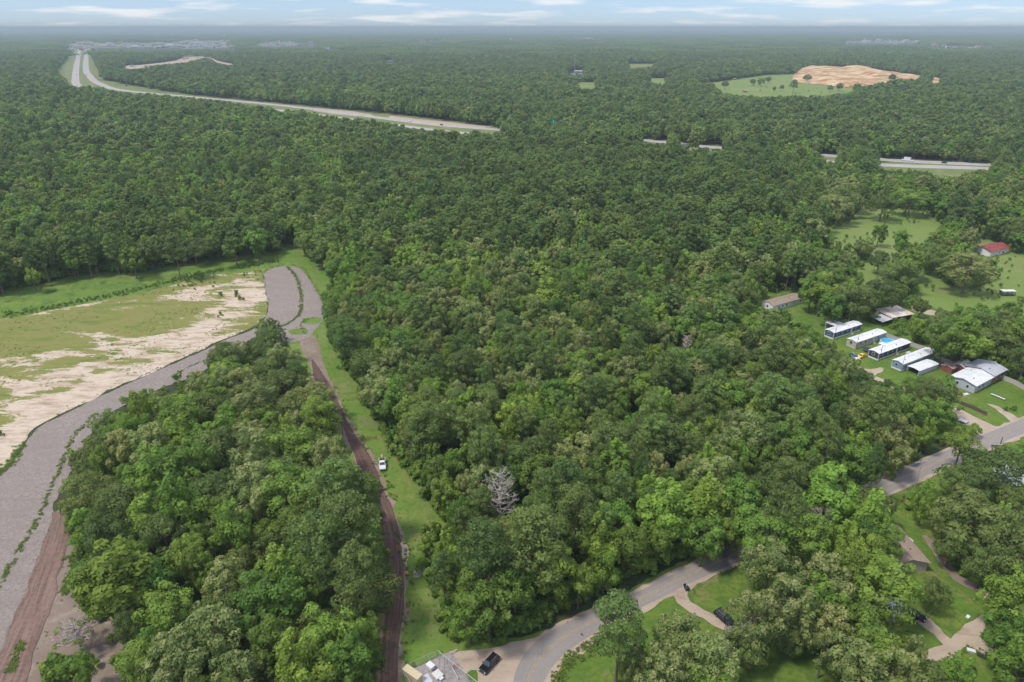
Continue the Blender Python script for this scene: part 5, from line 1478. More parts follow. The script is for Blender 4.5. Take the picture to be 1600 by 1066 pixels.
def vehicle(name, label, cat, kind, nose, tail, paint, roof_paint=None, group=None):
    """nose and tail: ground points under the two ends on the photograph"""
    a = at(*tail); c = at(*nose)
    rz = math.atan2(c.y - a.y, c.x - a.x)
    mid_ = (a + c) / 2
    e = empty(name, (mid_.x, mid_.y, 0.08), rz); tag(e, label, cat, group)
    hw = 0.98 if kind != 'car' else 0.9
    Ln = {'suv': 5.0, 'pickup': 5.8, 'car': 4.5}[kind]; h = Ln / 2
    belt = 1.08 if kind != 'car' else .92
    if kind == 'suv':
        body = [(-h, .45), (-h + .02, 1.02), (-h + .10, belt), (h - 1.35, belt), (h - .25, .98), (h - .02, .82), (h, .45), (h - .25, .28), (-h + .25, .28)]
        cab = [(-h + .10, belt - .02), (-h + .42, 1.74), (-h + .75, 1.80), (h - 2.15, 1.78), (h - 1.30, belt - .02)]
    elif kind == 'pickup':
        body = [(-h, .5), (-h + .02, 1.08), (h - 1.5, belt + .04), (h - .3, 1.04), (h - .03, .88), (h, .5), (h - .25, .34), (-h + .25, .34)]
        cab = [(-.55, belt), (-.35, 1.80), (-.1, 1.86), (h - 2.25, 1.84), (h - 1.45, belt)]
    else:
        body = [(-h, .4), (-h + .03, .88), (-h + .55, .95), (h - 1.3, .90), (h - .2, .74), (h, .55), (h, .35), (h - .2, .22), (-h + .2, .22)]
        cab = [(-h + .45, .92), (-h + 1.1, 1.38), (-h + 1.5, 1.44), (h - 2.05, 1.42), (h - 1.15, .89)]
    part('body', lambda b: extrude_profile(b, body, -hw, hw, .06, 1.1, .3, .07), paint, e)
    zt = max(z for x, z in cab)
    cabin = part('cabin', lambda b: extrude_profile(b, cab, -hw + .08, hw - .08, .20, zt, belt, .05), roof_paint or paint, e)
    # glass: windscreen, rear window and the side windows, proud of the cabin
    def glass(nm, p, q, s0, s1):
        (x0, z0), (x1, z1) = p, q
        f0, f1 = .16, .88
        ax, az = x0 + (x1 - x0) * f0, z0 + (z1 - z0) * f0; bx_, bz = x0 + (x1 - x0) * f1, z0 + (z1 - z0) * f1
        nrm = Vector((z1 - z0, 0, -(x1 - x0))).normalized()
        if nrm.z < 0: nrm = -nrm
        ya = hw - .18 - .2 * (az - belt) / (zt - belt); yb = hw - .18 - .2 * (bz - belt) / (zt - belt)
        def g_(b):
            o = nrm * .012
            b.faces.new([b.verts.new(Vector(v) + o) for v in ((ax, -ya, az), (ax, ya, az), (bx_, yb, bz), (bx_, -yb, bz))])
        part(nm, g_, M['windscreen'], cabin)
    glass('windscreen', cab[-1], cab[-2], 0, 0)
    glass('rear_window', cab[0], cab[1], 0, 0)
    for sgn in (-1, 1):
        def sg(b, sgn=sgn):
            xs0 = cab[0][0] + .35; xs1 = cab[-1][0] - .55; zt_ = zt - .14
            k = lambda z: sgn * (hw - .08 - .20 * (z - belt) / (zt - belt) + .012)
            n = 3 if kind == 'suv' else 2
            for i in range(n):
                u0 = xs0 + (xs1 - xs0) * i / n + .05; u1 = xs0 + (xs1 - xs0) * (i + 1) / n - .05
                t0 = u0 + .12 if i == 0 else u0; t1 = u1 - .35 if i == n - 1 else u1
                b.faces.new([b.verts.new(v) for v in ((u0, k(belt + .08), belt + .08), (u1, k(belt + .08), belt + .08), (t1, k(zt_), zt_), (t0, k(zt_), zt_))])
        part('side_window', sg, M['windscreen'], cabin)
        boxpart('mirror', cab[-1][0] - .45, cab[-1][0] - .25, sgn * hw, sgn * (hw + .2), belt, belt + .16, paint, e)
        boxpart('headlight', h - .16, h + .012, sgn * (hw - .38), sgn * (hw - .10), .66, .84, M['lamp_lens'], e)
        boxpart('tail_light', -h - .012, -h + .05, sgn * (hw - .28), sgn * (hw - .08), .72, .98, M['red_lens'], e)
        for wx in (-h + .98, h - .95):
            wheel(e, wx, sgn * (hw - .10), .39 if kind != 'car' else .33, .26, sgn)
        if kind == 'suv':
            part('roof_rail', lambda b, sgn=sgn: add_tube(b, [Vector((-h + .8, sgn * .62, 1.87)), Vector((h - 2.3, sgn * .62, 1.85))], [.03, .03], 5), M['galvanised'], e)
    boxpart('bumper', h - .10, h + .06, -hw + .1, hw - .1, .36, .58, M['charcoal_paint'], e, .03)
    boxpart('bumper', -h - .06, -h + .10, -hw + .1, hw - .1, .36, .58, M['charcoal_paint'], e, .03)
    if kind == 'pickup':
        boxpart('bed', -h + .12, -.62, -hw + .16, hw - .16, 1.075, 1.10, M['black_mat'], e)
        for sgn in (-1, 1):
            boxpart('bed_rail', -h + .05, -.6, sgn * (hw - .16), sgn * (hw - .04), 1.09, 1.16, paint, e)
    return e
vehicle('parked_car', 'black sport utility car parked on the sandy apron at the road bend', 'car', 'suv', (755.5, 1051), (774, 1031), M['black_paint'])
vehicle('parked_car', 'black sport utility car parked on grass beside the sand driveway', 'car', 'suv', (1140.5, 977.5), (1123, 961.5), M['black_paint'])
vehicle('parked_car', 'yellow car parked on the grass before the cream mobile home', 'car', 'car', (1338.5, 561), (1352, 556), M['yellow_paint'])
pk = vehicle('pickup_truck', 'white pickup loaded with equipment standing on the green grass strip', 'truck', 'pickup', (598.5, 740), (597, 717), M['white_paint'], M['white_paint'])
vehicle('pickup_truck', 'white and blue truck beside the yellow car at the forest edge', 'truck', 'pickup', (1340, 565), (1328, 555.5), M['white_paint'], M['blue_paint'])
vehicle('parked_car', 'dark blue car half hidden at the right edge behind the grey fence', 'car', 'car', (1606, 592), (1592, 586), M['blue_paint'])
vehicle('parked_car', 'dark car glimpsed under trees at the head of the dirt drive', 'car', 'car', (1433, 966), (1423, 961), M['charcoal_paint'])
def load():
    e = empty('equipment_rack', (pk.location.x, pk.location.y, 0.08), pk.rotation_euler.z)
    tag(e, 'dark frame rack and reel standing in the bed of the white pickup', 'rack')
    for x in (-2.5, -.8):
        for y in (-.7, .7):
            boxpart('post', x - .05, x + .05, y - .05, y + .05, 1.10, 1.95, M['charcoal_paint'], e)
    for y in (-.7, .7):
        boxpart('rail', -2.6, -.7, y - .05, y + .05, 1.951, 2.03, M['charcoal_paint'], e)
    part('reel', lambda b: add_tube(b, [Vector((-1.6, -.45, 1.5)), Vector((-1.6, .45, 1.5))], [.38, .38], 14), M['rust_metal'], e)
    boxpart('boom', -3.6, -2.0, -.08, .08, 1.6, 1.75, M['slab_white'], e)
load()
# tiny traffic on the highway
for (px, py, lab, mt) in ((198, 135, 'dark lorry on the highway verge far left', 'black_paint'), (126, 90, 'dark car far down the left carriageway', 'black_paint'), (135, 118, 'dark car on the right carriageway before the bend', 'charcoal_paint'), (120, 118, 'dark car on the left carriageway before the bend', 'charcoal_paint'), (640, 190.5, 'white car on the middle stretch of highway', 'white_paint'), (690, 196, 'dark car on the middle stretch of highway', 'charcoal_paint'), (1475, 255.5, 'dark car on the highway at the right', 'charcoal_paint'), (1418, 252, 'white lorry on the highway at the right', 'white_paint')):
    big = 'lorry' in lab
    p = at(px, py); q = at(px + (8 if px > 300 else 1), py + (1 if px > 300 else 6))
    e = empty('lorry' if big else 'distant_car', (p.x, p.y, .17), math.atan2(q.y - p.y, q.x - p.x)); tag(e, lab, 'lorry' if big else 'car', 'vehicles on the highway')
    k = 2.4 if big else 1
    boxpart('body', -2.3 * k, 2.3 * k, -1.2, 1.2, .35, 1.05 if not big else 1.3, M[mt], e, .1)
    boxpart('cabin', -1.5 * k, 1.0 * k, -1.05, 1.05, 1.06 if not big else 1.31, 1.6 if not big else 3.6, M[mt], e, .1)
    for x in (-1.4 * k, 1.4 * k):
        for s_ in (-1, 1):
            wheel(e, x, s_ * 1.05, .38, .25, s_)

# ---------------------------------------------------------------- yard things
def pool():
    p = at(1387, 537)
    e = empty('swimming_pool', (p.x, p.y, 0)); tag(e, 'round above ground pool with bright turquoise water', 'pool')
    def w(b):
        n = 32
        for (r0, r1) in ((3.05, 3.15),):
            rings = [[b.verts.new((r * math.cos(2 * PI * k / n), r * math.sin(2 * PI * k / n), z)) for k in range(n)] for r, z in ((r1, 0), (r1, 1.25), (r0, 1.25), (r0, .9))]
            for i in range(3):
                for k in range(n):
                    b.faces.new((rings[i][k], rings[i][(k + 1) % n], rings[i + 1][(k + 1) % n], rings[i + 1][k]))
    part('pool_wall', w, M['pool_wall'], e)
    part('water', lambda b: b.faces.new([b.verts.new((3.06 * math.cos(2 * PI * k / 32), 3.06 * math.sin(2 * PI * k / 32), 1.08)) for k in range(32)]), M['pool_water'], e)
    boxpart('ladder', -3.45, -3.0, -.3, .3, 0, 1.6, M['white_trim'], e)
pool()
def trampoline():
    p = at(1356, 549)
    e = empty('trampoline', (p.x, p.y, 0)); tag(e, 'round black trampoline with a pale rim left of the pool', 'trampoline')
    part('mat', lambda b: b.faces.new([b.verts.new((1.9 * math.cos(2 * PI * k / 28), 1.9 * math.sin(2 * PI * k / 28), .85)) for k in range(28)]), M['black_mat'], e)
    def ring(b):
        pts = [Vector((2.05 * math.cos(2 * PI * k / 28), 2.05 * math.sin(2 * PI * k / 28), .88)) for k in range(29)]
        add_tube(b, pts, [.11] * 29, 6, False)
    part('rim', ring, P('trampoline_pad', (.05, .10, .16)), e)
    for k in range(6):
        a = 2 * PI * k / 6
        part('leg', lambda b, a=a: add_tube(b, [Vector((2 * math.cos(a), 2 * math.sin(a), 0)), Vector((2.0 * math.cos(a), 2.0 * math.sin(a), .85))], [.04, .04], 5), M['galvanised'], e)
trampoline()

def fence(name, label, pts, h, board_w, mat, group=None, posts=2.4, gap=0.012, cat='fence'):
    P0 = [at(x, y) for x, y in pts]
    o = P0[0]
    e = empty(name, (o.x, o.y, 0)); tag(e, label, cat, group)
    bme = {}
    rng_ = random.Random(len(label))
    for a, b_ in zip(P0, P0[1:]):
        L = (b_ - a).length; rz = math.atan2(b_.y - a.y, b_.x - a.x)
        n = max(1, int(L / board_w))
        for i in range(n):
            key = (round(L / n, 2))
            if key not in bme:
                bmx = bmesh.new(); bx(bmx, 0, L / n - gap, -.012, .012, .04, h)
                m_ = bpy.data.meshes.new('board'); bmx.to_mesh(m_); bmx.free(); m_.materials.append(mat); bme[key] = m_
            q = a.lerp(b_, i / n)
            ob = link('board', bme[key], e); ob.location = (q.x - o.x, q.y - o.y, rng_.uniform(-.03, .03)); ob.rotation_euler = (rng_.uniform(-.02, .02), 0, rz)
        k = max(1, int(L / posts))
        for i in range(k + 1):
            q = a.lerp(b_, i / k)
            ob = boxpart('post', -.05, .05, -.05, .05, 0, h + .05, mat, e); nn = Vector((-(b_.y - a.y), b_.x - a.x, 0)).normalized() * .08
            ob.location = (q.x - o.x + nn.x, q.y - o.y + nn.y, 0); ob.rotation_euler = (0, 0, rz)
    return e
fence('privacy_fence', 'long weathered grey board fence behind the row of mobile homes', [(1384, 527), (1420, 540), (1447, 550), (1472, 566), (1503, 577), (1517, 582)], 1.9, .40, M['weathered_wood'])
fence('privacy_fence', 'weathered grey board fence right of the orange brick extension', [(1562, 592), (1582, 600), (1604, 612), (1625, 621)], 1.9, .40, M['weathered_wood'])
fence('board_fence', 'dark brown wooden fence beside the pale dirt lane', [(1500, 632), (1520, 640), (1541, 650)], 1.4, .30, M['dark_wood'])
def log_table():
    a, rz, L = frame2((1548, 617), (1570, 626))
    e = empty('plank_bench', (a.x, a.y, 0), rz); tag(e, 'long pale plank bench lying on the lawn by the white roofed house', 'bench')
    for k in range(2):
        boxpart('plank', 0, L, -.40 + .42 * k, -.02 + .42 * k, .45, .52, M['slab_white'], e)
    for x in (.6, L / 2, L - .6):
        boxpart('leg', x - .1, x + .1, -.3, .3, 0, .449, M['dark_wood'], e)
    boxpart('side_board', 0, L, .46, .52, .2, .62, M['rust_metal'], e)
log_table()
def slab_obj(name, label, cat, px, py, lx, ly, lz, mat, rz=0.0, bevel=.03, extra=None):
    p = at(px, py)
    e = empty(name, (p.x, p.y, 0), rz); tag(e, label, cat)
    boxpart('base', -lx / 2, lx / 2, -ly / 2, ly / 2, 0.04, lz * .8, mat, e, bevel)
    boxpart('lid', -lx / 2 - .05, lx / 2 + .05, -ly / 2 - .05, ly / 2 + .05, lz * .8 + .003, lz, extra or mat, e, min(bevel, lz * .08))
    return e
slab_obj('storage_box', 'small white box on the grass left of the white roofed house', 'box', 1509, 618, 1.6, 1.0, .7, M['white_paint'], .3)
slab_obj('storage_box', 'pale chest standing right of the near black mobile home', 'box', 1419, 553, 1.8, .9, .8, M['white_paint'], .4)
slab_obj('storage_box', 'pale box on the lawn right of the carport', 'box', 1470, 572, 1.6, .8, .6, M['slab_white'], .4)
def flatbed(name, label, p0, p1, w, deckh, deck, cat='trailer', cover=None):
    a, rz, L = frame2(p0, p1)
    e = empty(name, (a.x, a.y, 0), rz); tag(e, label, cat)
    boxpart('deck', 0, L, 0, w, deckh, deckh + .15, deck, e)
    if cover:
        boxpart('roof', -.1, L + .1, -.1, w + .1, deckh + 1.9, deckh + 2.0, cover, e)
        for k in range(4):
            boxpart('rail_panel', .05, L - .05, .02, .06, deckh + .3 + k * .38, deckh + .45 + k * .38, deck, e)
        for x in (.1, L / 3, 2 * L / 3, L - .1):
            for y in (.1, w - .1):
                boxpart('post', x - .05, x + .05, y - .05, y + .05, deckh + .151, deckh + 1.899, deck, e)
    for x in (L * .4, L * .58):
        for y, s_ in ((-.12, -1), (w + .12, 1)):
            wheel(e, x, y, .36, .22, s_)
    boxpart('drawbar', -1.2, -.001, w / 2 - .06, w / 2 + .06, deckh, deckh + .1, M['charcoal_paint'], e)
    return e
flatbed('stock_trailer', 'dark livestock trailer with a pale roof standing in the meadow', (1565, 463), (1586, 463), 2.4, .6, M['charcoal_paint'], cover=M['white_metal_roof'])
flatbed('flat_trailer', 'low flat trailer by the pale dirt lane edge', (1496, 659), (1509, 664), 2.2, .55, M['galvanised'])

# poles
def pole(name, label, px, py, h, mat, r=.14, arm=None, rz=0.0, cat='pole', group=None, cap=None):
    p = at(px, py)
    e = empty(name, (p.x, p.y, 0), rz); tag(e, label, cat, group)
    part('shaft', lambda b: add_tube(b, [Vector((0, 0, -.2)), Vector((0, 0, h * .5)), Vector((0, 0, h))], [r, r * .85, r * .7], 8), mat, e)
    if arm:
        a_ = boxpart('crossarm', -arm / 2, arm / 2, r * .8, r * .8 + .14, h - .9, h - .72, M['weathered_wood'], e)
        for x in (-arm / 2 + .15, -arm / 4, arm / 4, arm / 2 - .15):
            part('insulator', lambda b, x=x: add_tube(b, [Vector((x, r * .8 + .07, h - .72)), Vector((x, r * .8 + .07, h - .52))], [.06, .05], 6), M['slab_white'], a_)
    if cap:
        part('cap', lambda b: add_tube(b, [Vector((0, 0, h)), Vector((0, 0, h + .35))], [r * 1.6, r * 1.3], 8), cap, e)
    return e
pole('utility_pole', 'brown utility pole with a crossarm beside the county road', 1429, 762, 9.5, M['weathered_wood'], .18, 4.2, .25)
pole('utility_pole', 'thin utility pole with a pale top beside the dark dirt track', 537, 692, 8.0, M['dark_wood'], .16, cap=M['slab_white'])
pole('utility_pole', 'dark wooden pole at the junction of dirt lane and road', 1563, 694, 2.6, M['dark_wood'], .16)
for px, py, lab in ((1303, 532, 'navy'), (1337, 547, 'cream'), (1373, 566, 'near black'), (1407, 583, 'teal')):
    pole('service_mast', 'thin grey service mast at the near corner of the ' + lab + ' mobile home', px, py, 7.5, M['dark_wood'], .09, cat='mast', group='service masts of the mobile homes')
pole('wooden_post', 'short reddish post on the grass right of the turning circle', 496, 528, 2.0, M['rust_metal'], .14, cat='post')
pole('wooden_post', 'short wooden post of the gate line across the strip near the track', 566, 690, 1.6, M['dark_wood'], .10, cat='post')
pole('wooden_post', 'short wooden post of the gate line across the strip near the trees', 588, 686, 1.6, M['dark_wood'], .10, cat='post')
def gate_rail():
    a, rz, L = frame2((566, 690), (588, 686))
    e = empty('wire_gate', (a.x, a.y, 0), rz); tag(e, 'thin rail gate between two posts across the grass strip', 'gate')
    for z in (.4, .8, 1.2):
        boxpart('rail', .12, L - .12, -.03, .03, z, z + .06, M['rust_metal'], e)
gate_rail()
def marker():
    p = at(636, 899)
    e = empty('orange_marker', (p.x, p.y, 0)); tag(e, 'small orange barrel marker on the grass beside the dark track', 'marker')
    part('drum', lambda b: add_tube(b, [Vector((0, 0, 0)), Vector((0, 0, .5)), Vector((0, 0, 1.0))], [.34, .33, .26], 12), M['orange_plastic'], e)
    part('base', lambda b: add_tube(b, [Vector((0, 0, 0)), Vector((0, 0, .08))], [.55, .5], 8), M['tyre_rubber'], e)
    part('band', lambda b: add_tube(b, [Vector((0, 0, .62)), Vector((0, 0, .78))], [.335, .315], 12), M['slab_white'], e)
marker()
def mailbox(px, py, label):
    p = at(px, py)
    e = empty('mailbox', (p.x, p.y, 0), R(25)); tag(e, label, 'mailbox')
    boxpart('post', -.08, .08, -.08, .08, 0, 1.05, M['dark_wood'], e)
    def bxx(b):
        n = 8
        prof = [(-.16, 1.05), (.16, 1.05), (.16, 1.30)] + [(.16 * math.cos(PI * k / n), 1.30 + .16 * math.sin(PI * k / n)) for k in range(1, n)] + [(-.16, 1.30)]
        A = [b.verts.new((-.32, y, z)) for y, z in prof]; B = [b.verts.new((.32, y, z)) for y, z in prof]
        b.faces.new(A); b.faces.new(list(reversed(B)))
        for i in range(len(prof)):
            b.faces.new((A[i], B[i], B[(i + 1) % len(prof)], A[(i + 1) % len(prof)]))
    m_ = part('box', bxx, M['black_mat'], e)
    boxpart('flag', -.05, .2, .165, .18, 1.25, 1.45, M['red_lens'], m_)
mailbox(1069, 920, 'black mailbox at the mouth of the sand driveway')
slab_obj('rubbish_bin', 'dark bin standing beside the mailbox at the driveway mouth', 'bin', 1073, 923, .75, .8, 1.15, M['charcoal_paint'], .3)
slab_obj('tarp_heap', 'rust red heap at the edge of the dark trees in the lower right yard', 'heap', 1478, 876, 2.0, 1.4, .7, M['rust_metal'], .6, .2)
slab_obj('cart', 'small white tub on the grass above the forked drive', 'tub', 1512, 965, 1.0, .6, .35, M['white_paint'], .7)
slab_obj('cart', 'white and green tub below the forked drive', 'tub', 1517, 1018, 1.5, .8, .45, M['white_paint'], -.4)
slab_obj('cart', 'dark oblong tub below the forked drive right of the white one', 'tub', 1533, 1026, 1.5, .8, .35, M['charcoal_paint'], -.7)
slab_obj('ground_cover', 'pale round lid on the grass above the brown roofed yard house', 'lid', 1420, 845, 1.6, 1.4, .3, M['slab_white'], 0.2, .1)
slab_obj('rusty_tank', 'rust red cylinder heap beside the road near the crossarm pole', 'tank', 1414, 783, 2.4, 1.1, 1.0, M['rust_metal'], .5, .3)
part_log = empty('fallen_log', at(1545, 928)[:], R(38)); tag(part_log, 'pale fallen log at the edge of the dark trees', 'log')
part('log_trunk', lambda b: add_tube(b, [Vector((-3.2, 0, .18)), Vector((0, .15, .2)), Vector((3.2, -.1, .22))], [.14, .2, .24], 8), M['dead_wood'], part_log)
part('stub', lambda b: add_tube(b, [Vector((1, .1, .25)), Vector((1.4, .3, .8))], [.09, .05], 6), M['dead_wood'], part_log)

# ---------------------------------------------------------------- pump station at the bottom edge
def pump_station():
    A, B = at(629, 1052), at(684, 1026)
    rz = math.atan2(B.y - A.y, B.x - A.x); L = (B - A).length
    # pad
    pad = empty('gravel_pad', (A.x, A.y, 0), rz); tag(pad, 'brown grey pad inside the fenced pump station', kind='structure')
    boxpart('pad_slab', .3, L + 3, -14, -.3, .16, .22, M['concrete_pad'], pad)
    f = empty('chain_link_fence', (A.x, A.y, 0), rz); tag(f, 'low wire fence round the pump station pad', 'fence')
    runs = [((0, 0), (L, 0)), ((L, 0), (L + 4.5, -14)), ((0, 0), (0, -14))]
    for (x0, y0), (x1, y1) in runs:
        ln = math.hypot(x1 - x0, y1 - y0); n = int(ln / 2.6)
        for i in range(n + 1):
            x = x0 + (x1 - x0) * i / n; y = y0 + (y1 - y0) * i / n
            part('post', lambda b, x=x, y=y: add_tube(b, [Vector((x, y, 0)), Vector((x, y, 1.9))], [.045, .045], 6), M['galvanised'], f)
        for z in (.15, 1.85):
            part('rail', lambda b, z=z: add_tube(b, [Vector((x0, y0, z)), Vector((x1, y1, z))], [.03, .03], 5), M['galvanised'], f)
        def mesh_(b):
            k = int(ln / .45)
            for i in range(k):
                for s_ in (-1, 1):
                    u0 = i / k; u1 = min(1, max(0, (i + 4 * s_) / k))
                    add_tube(b, [Vector((x0 + (x1 - x0) * u0, y0 + (y1 - y0) * u0, .18 if s_ > 0 else .18)), Vector((x0 + (x1 - x0) * u1, y0 + (y1 - y0) * u1, 1.83))], [.008, .008], 3, False)
        tag(part('wire_mesh', mesh_, M['galvanised'], f), kind='stuff')
    def put(name, label, cat, px, py, lx, ly, lz, mat, r=0.0, lid=None):
        e = slab_obj(name, label, cat, px, py, lx, ly, lz, mat, rz + r, .05, lid)
        e.location.z = .22
        return e
    put('control_cabinet', 'long tan cabinet at the left of the pump station', 'cabinet', 645, 1060, 1.5, 4.2, 1.7, M['tan_box'], .75 - .35)
    put('pump_housing', 'white pump housing near the middle of the pump station', 'machine', 673, 1045, 1.1, 1.6, 1.0, M['white_paint'], .3)
    put('pump_box', 'pale flat box right of the white pump housing', 'machine', 684, 1058, 1.6, 1.8, .7, M['slab_white'], .2)
    put('vent_hood', 'small white hood at the lower right of the pump station', 'machine', 689, 1063, .8, .8, .6, M['white_paint'], .2)
    put('vault_lid', 'square grey steel vault lid in the pump station pad', 'lid', 664, 1065, 2.4, 2.2, .18, M['slab_white'], .05, M['grey_metal_roof'])
    for i, (px, py, lab) in enumerate(((688, 1052, 'tall thin pale mast at the right fence of the pump station'), (696, 1063, 'tall thin pale mast right of the first one by the pump station'))):
        pole('antenna_mast', lab, px, py, 6.5, M['galvanised'], .07, cat='mast')
    m_ = empty('manhole', at(712, 1043)[:], 0); tag(m_, 'round brown manhole ring in the sandy apron', 'manhole')
    m_.location.z = .16
    part('ring', lambda b: add_tube(b, [Vector((0, 0, 0)), Vector((0, 0, .12))], [.75, .72], 16), M['soil'], m_)
    part('cover', lambda b: add_tube(b, [Vector((0, 0, .121)), Vector((0, 0, .14))], [.5, .5], 16), M['rust_metal'], m_)
    for (p0, p1, lab) in (((704, 1024), (714, 1019), 'pale timber rail lying at the trees by the pump station'), ((707, 1048), (716, 1064), 'white pipe barrier lying right of the pump station')):
        a, rr, ln = frame2(p0, p1)
        e = empty('rail_barrier', (a.x, a.y, .16), rr); tag(e, lab, 'barrier')
        boxpart('rail', 0, ln, -.06, .06, .55, .67, M['slab_white'], e)
        for x in (.1, ln - .1):
            boxpart('leg', x - .06, x + .06, -.055, .055, 0, .549, M['slab_white'], e)
pump_station()

# ---------------------------------------------------------------- dead trees
def dead_tree(px, py, h, seed, label, spread=1.0):
    p = at(px, py)
    g = random.Random(seed)
    e = empty('dead_tree', (p.x, p.y, 0)); tag(e, label, 'tree')
    part('trunk', lambda b: add_tube(b, [Vector((0, 0, -.3)), Vector((.1, 0, h * .4)), Vector((-.15, .1, h * .7)), Vector((.1, 0, h))], [.32, .25, .16, .05], 8), M['dead_wood'], e)
    def br(b):
        for i in range(34):
            z = h * (.38 + .60 * (i / 34)); a = i * 2.39 + g.uniform(-.3, .3)
            ln = spread * (1.15 - .75 * (i / 34)) * h * .25 * g.uniform(.7, 1.15)
            s0 = Vector((0, 0, z)); d = Vector((math.cos(a), math.sin(a), g.uniform(.15, .6)))
            m1 = s0 + d * ln * .5 + Vector((0, 0, g.uniform(-.2, .2))); m2 = s0 + d * ln + Vector((0, 0, .3))
            add_tube(b, [s0, m1, m2], [.12, .085, .04], 5, False)
            for k in range(6):
                q = s0.lerp(m2, g.uniform(.3, 1)); dd = Vector((g.uniform(-1, 1), g.uniform(-1, 1), g.uniform(-.2, .9))) * ln * .34
                add_tube(b, [q, q + dd * .5, q + dd + Vector((0, 0, .1))], [.05, .04, .022], 4, False)
                for _ in range(3):
                    q2 = q + dd * g.uniform(.3, 1); d3 = Vector((g.uniform(-1, 1), g.uniform(-1, 1), g.uniform(-.3, .8))) * ln * .16
                    add_tube(b, [q2, q2 + d3], [.03, .018], 3, False)
    part('branches', br, M['dead_wood'], e)
    return e
dead_tree(782, 842, 21, 3, 'bare pale grey dead tree standing among green crowns', 1.0)
dead_tree(1068, 580, 15, 5, 'small bare grey dead tree in the forest beside a blond topped tree', .8)
dead_tree(128, 1016, 7.5, 7, 'sparse silvery half bare tree over bare soil at lower left', 2.3)
def thin_leaves():
    p = at(128, 1016)
    lob = np.array([[math.cos(a) * r_, math.sin(a) * r_, z, .8, .8, .45, .6] for a, r_, z in ((0, 3, 5), (1, 2.5, 6), (2.2, 3.4, 5), (3.3, 3, 6.2), (4.2, 2.2, 4.6), (5.3, 3.4, 5.6), (.6, 1.2, 7), (3.9, 3.6, 4), (1.6, 3.9, 4.3), (5.8, 2.0, 4))])
    g = np.random.default_rng(4)
    V, t, tp = leaves_np(g, lob, 1100, .36, (0, 0, 2), .8, tipmode=True)
    me_ = mesh_from_leaves('crown', V, t, np.full(len(t), .35), LM['pale'])
    e = [o for o in bpy.data.objects if o.name.startswith('dead_tree') and (o.location - Vector((p.x, p.y, 0))).length < .1][0]
    link('crown', me_, e)
thin_leaves()

# ---------------------------------------------------------------- far landmarks
def highway_sign():
    p = at(864, 213)
    e = empty('highway_sign', (p.x, p.y, 0), 0); tag(e, 'green highway sign on tall posts rising above the far trees', 'sign')
    for x in (-2.3, 2.3):
        part('post', lambda b, x=x: add_tube(b, [Vector((x, 0, 0)), Vector((x, 0, 18))], [.25, .2], 8), M['galvanised'], e)
    pn = boxpart('panel', -3.1, 3.1, -.36, -.24, 13.8, 19.5, M['sign_green'], e)
    boxpart('numeral', -.35, .35, -.40, -.365, 14.9, 18.4, M['slab_white'], pn)
highway_sign()
def water_tower(px, py, h, label, r=9):
    p = at(px, py, 0)
    e = empty('water_tower', (p.x, p.y, 0)); tag(e, label, 'water tower')
    part('stem', lambda b: add_tube(b, [Vector((0, 0, 0)), Vector((0, 0, 5)), Vector((0, 0, h - r * 1.2))], [r * .55, r * .22, r * .22], 16), M['white_paint'], e)
    def tk(b):
        prof = [(r * .22, -r * 1.25), (r * .7, -r * .8), (r, -r * .3), (r, r * .1), (r * .7, r * .55), (r * .3, r * .75), (.1, r * .8)]
        n = 20
        rg = [[b.verts.new((q * math.cos(2 * PI * k / n), q * math.sin(2 * PI * k / n), h + z)) for k in range(n)] for q, z in prof]
        for i in range(len(rg) - 1):
            for k in range(n):
                b.faces.new((rg[i][k], rg[i][(k + 1) % n], rg[i + 1][(k + 1) % n], rg[i + 1][k]))
    part('tank', tk, M['white_paint'], e, smooth=True)
water_tower(351, 62.5, 40, 'white water tower above the distant town', 9)
water_tower(798, 68, 34, 'small white water tower far off left of centre', 6)
def tower_block():
    p = at(486, 76)
    e = empty('tower_block', (p.x, p.y, 0)); tag(e, 'pale tall building standing alone in the distant forest', 'building')
    boxpart('wall', -10, 10, 0, 14, 0, 38, M['town_wall'], e)
    boxpart('roof', -9, 9, 1, 13, 38.01, 40, M['town_roof'], e)
    for k in range(7):
        for j in range(4):
            w_ = boxpart('window', -8.5 + j * 4.6, -5.6 + j * 4.6, -.15, -.01, 5 + k * 4.6, 7.6 + k * 4.6, M['window_glass'], e)
tower_block()
def mast(px, py, h, label):
    p = at(px, py)
    e = empty('radio_mast', (p.x, p.y, 0)); tag(e, label, 'mast')
    def st(b):
        for a in range(3):
            an = 2 * PI * a / 3
            add_tube(b, [Vector((1.6 * math.cos(an), 1.6 * math.sin(an), 0)), Vector((.8 * math.cos(an), .8 * math.sin(an), h))], [.28, .2], 4)
        z = 0
        while z < h - 6:
            for a in range(3):
                an = 2 * PI * a / 3; an2 = 2 * PI * (a + 1) / 3
                add_tube(b, [Vector((1.5 * math.cos(an), 1.5 * math.sin(an), z)), Vector((1.3 * math.cos(an2), 1.3 * math.sin(an2), z + 6))], [.12, .12], 3, False)
            z += 6
    part('lattice', st, M['galvanised'], e)
    part('antenna', lambda b: add_tube(b, [Vector((0, 0, h)), Vector((0, 0, h + 7))], [.2, .08], 5), M['galvanised'], e)
mast(941, 75, 95, 'thin grey radio mast far off on the horizon right of centre')
mast(897, 128, 55, 'faint lattice mast in the far forest near the small green field')
mast(737, 190, 28, 'slim pole mast beside the middle stretch of highway')

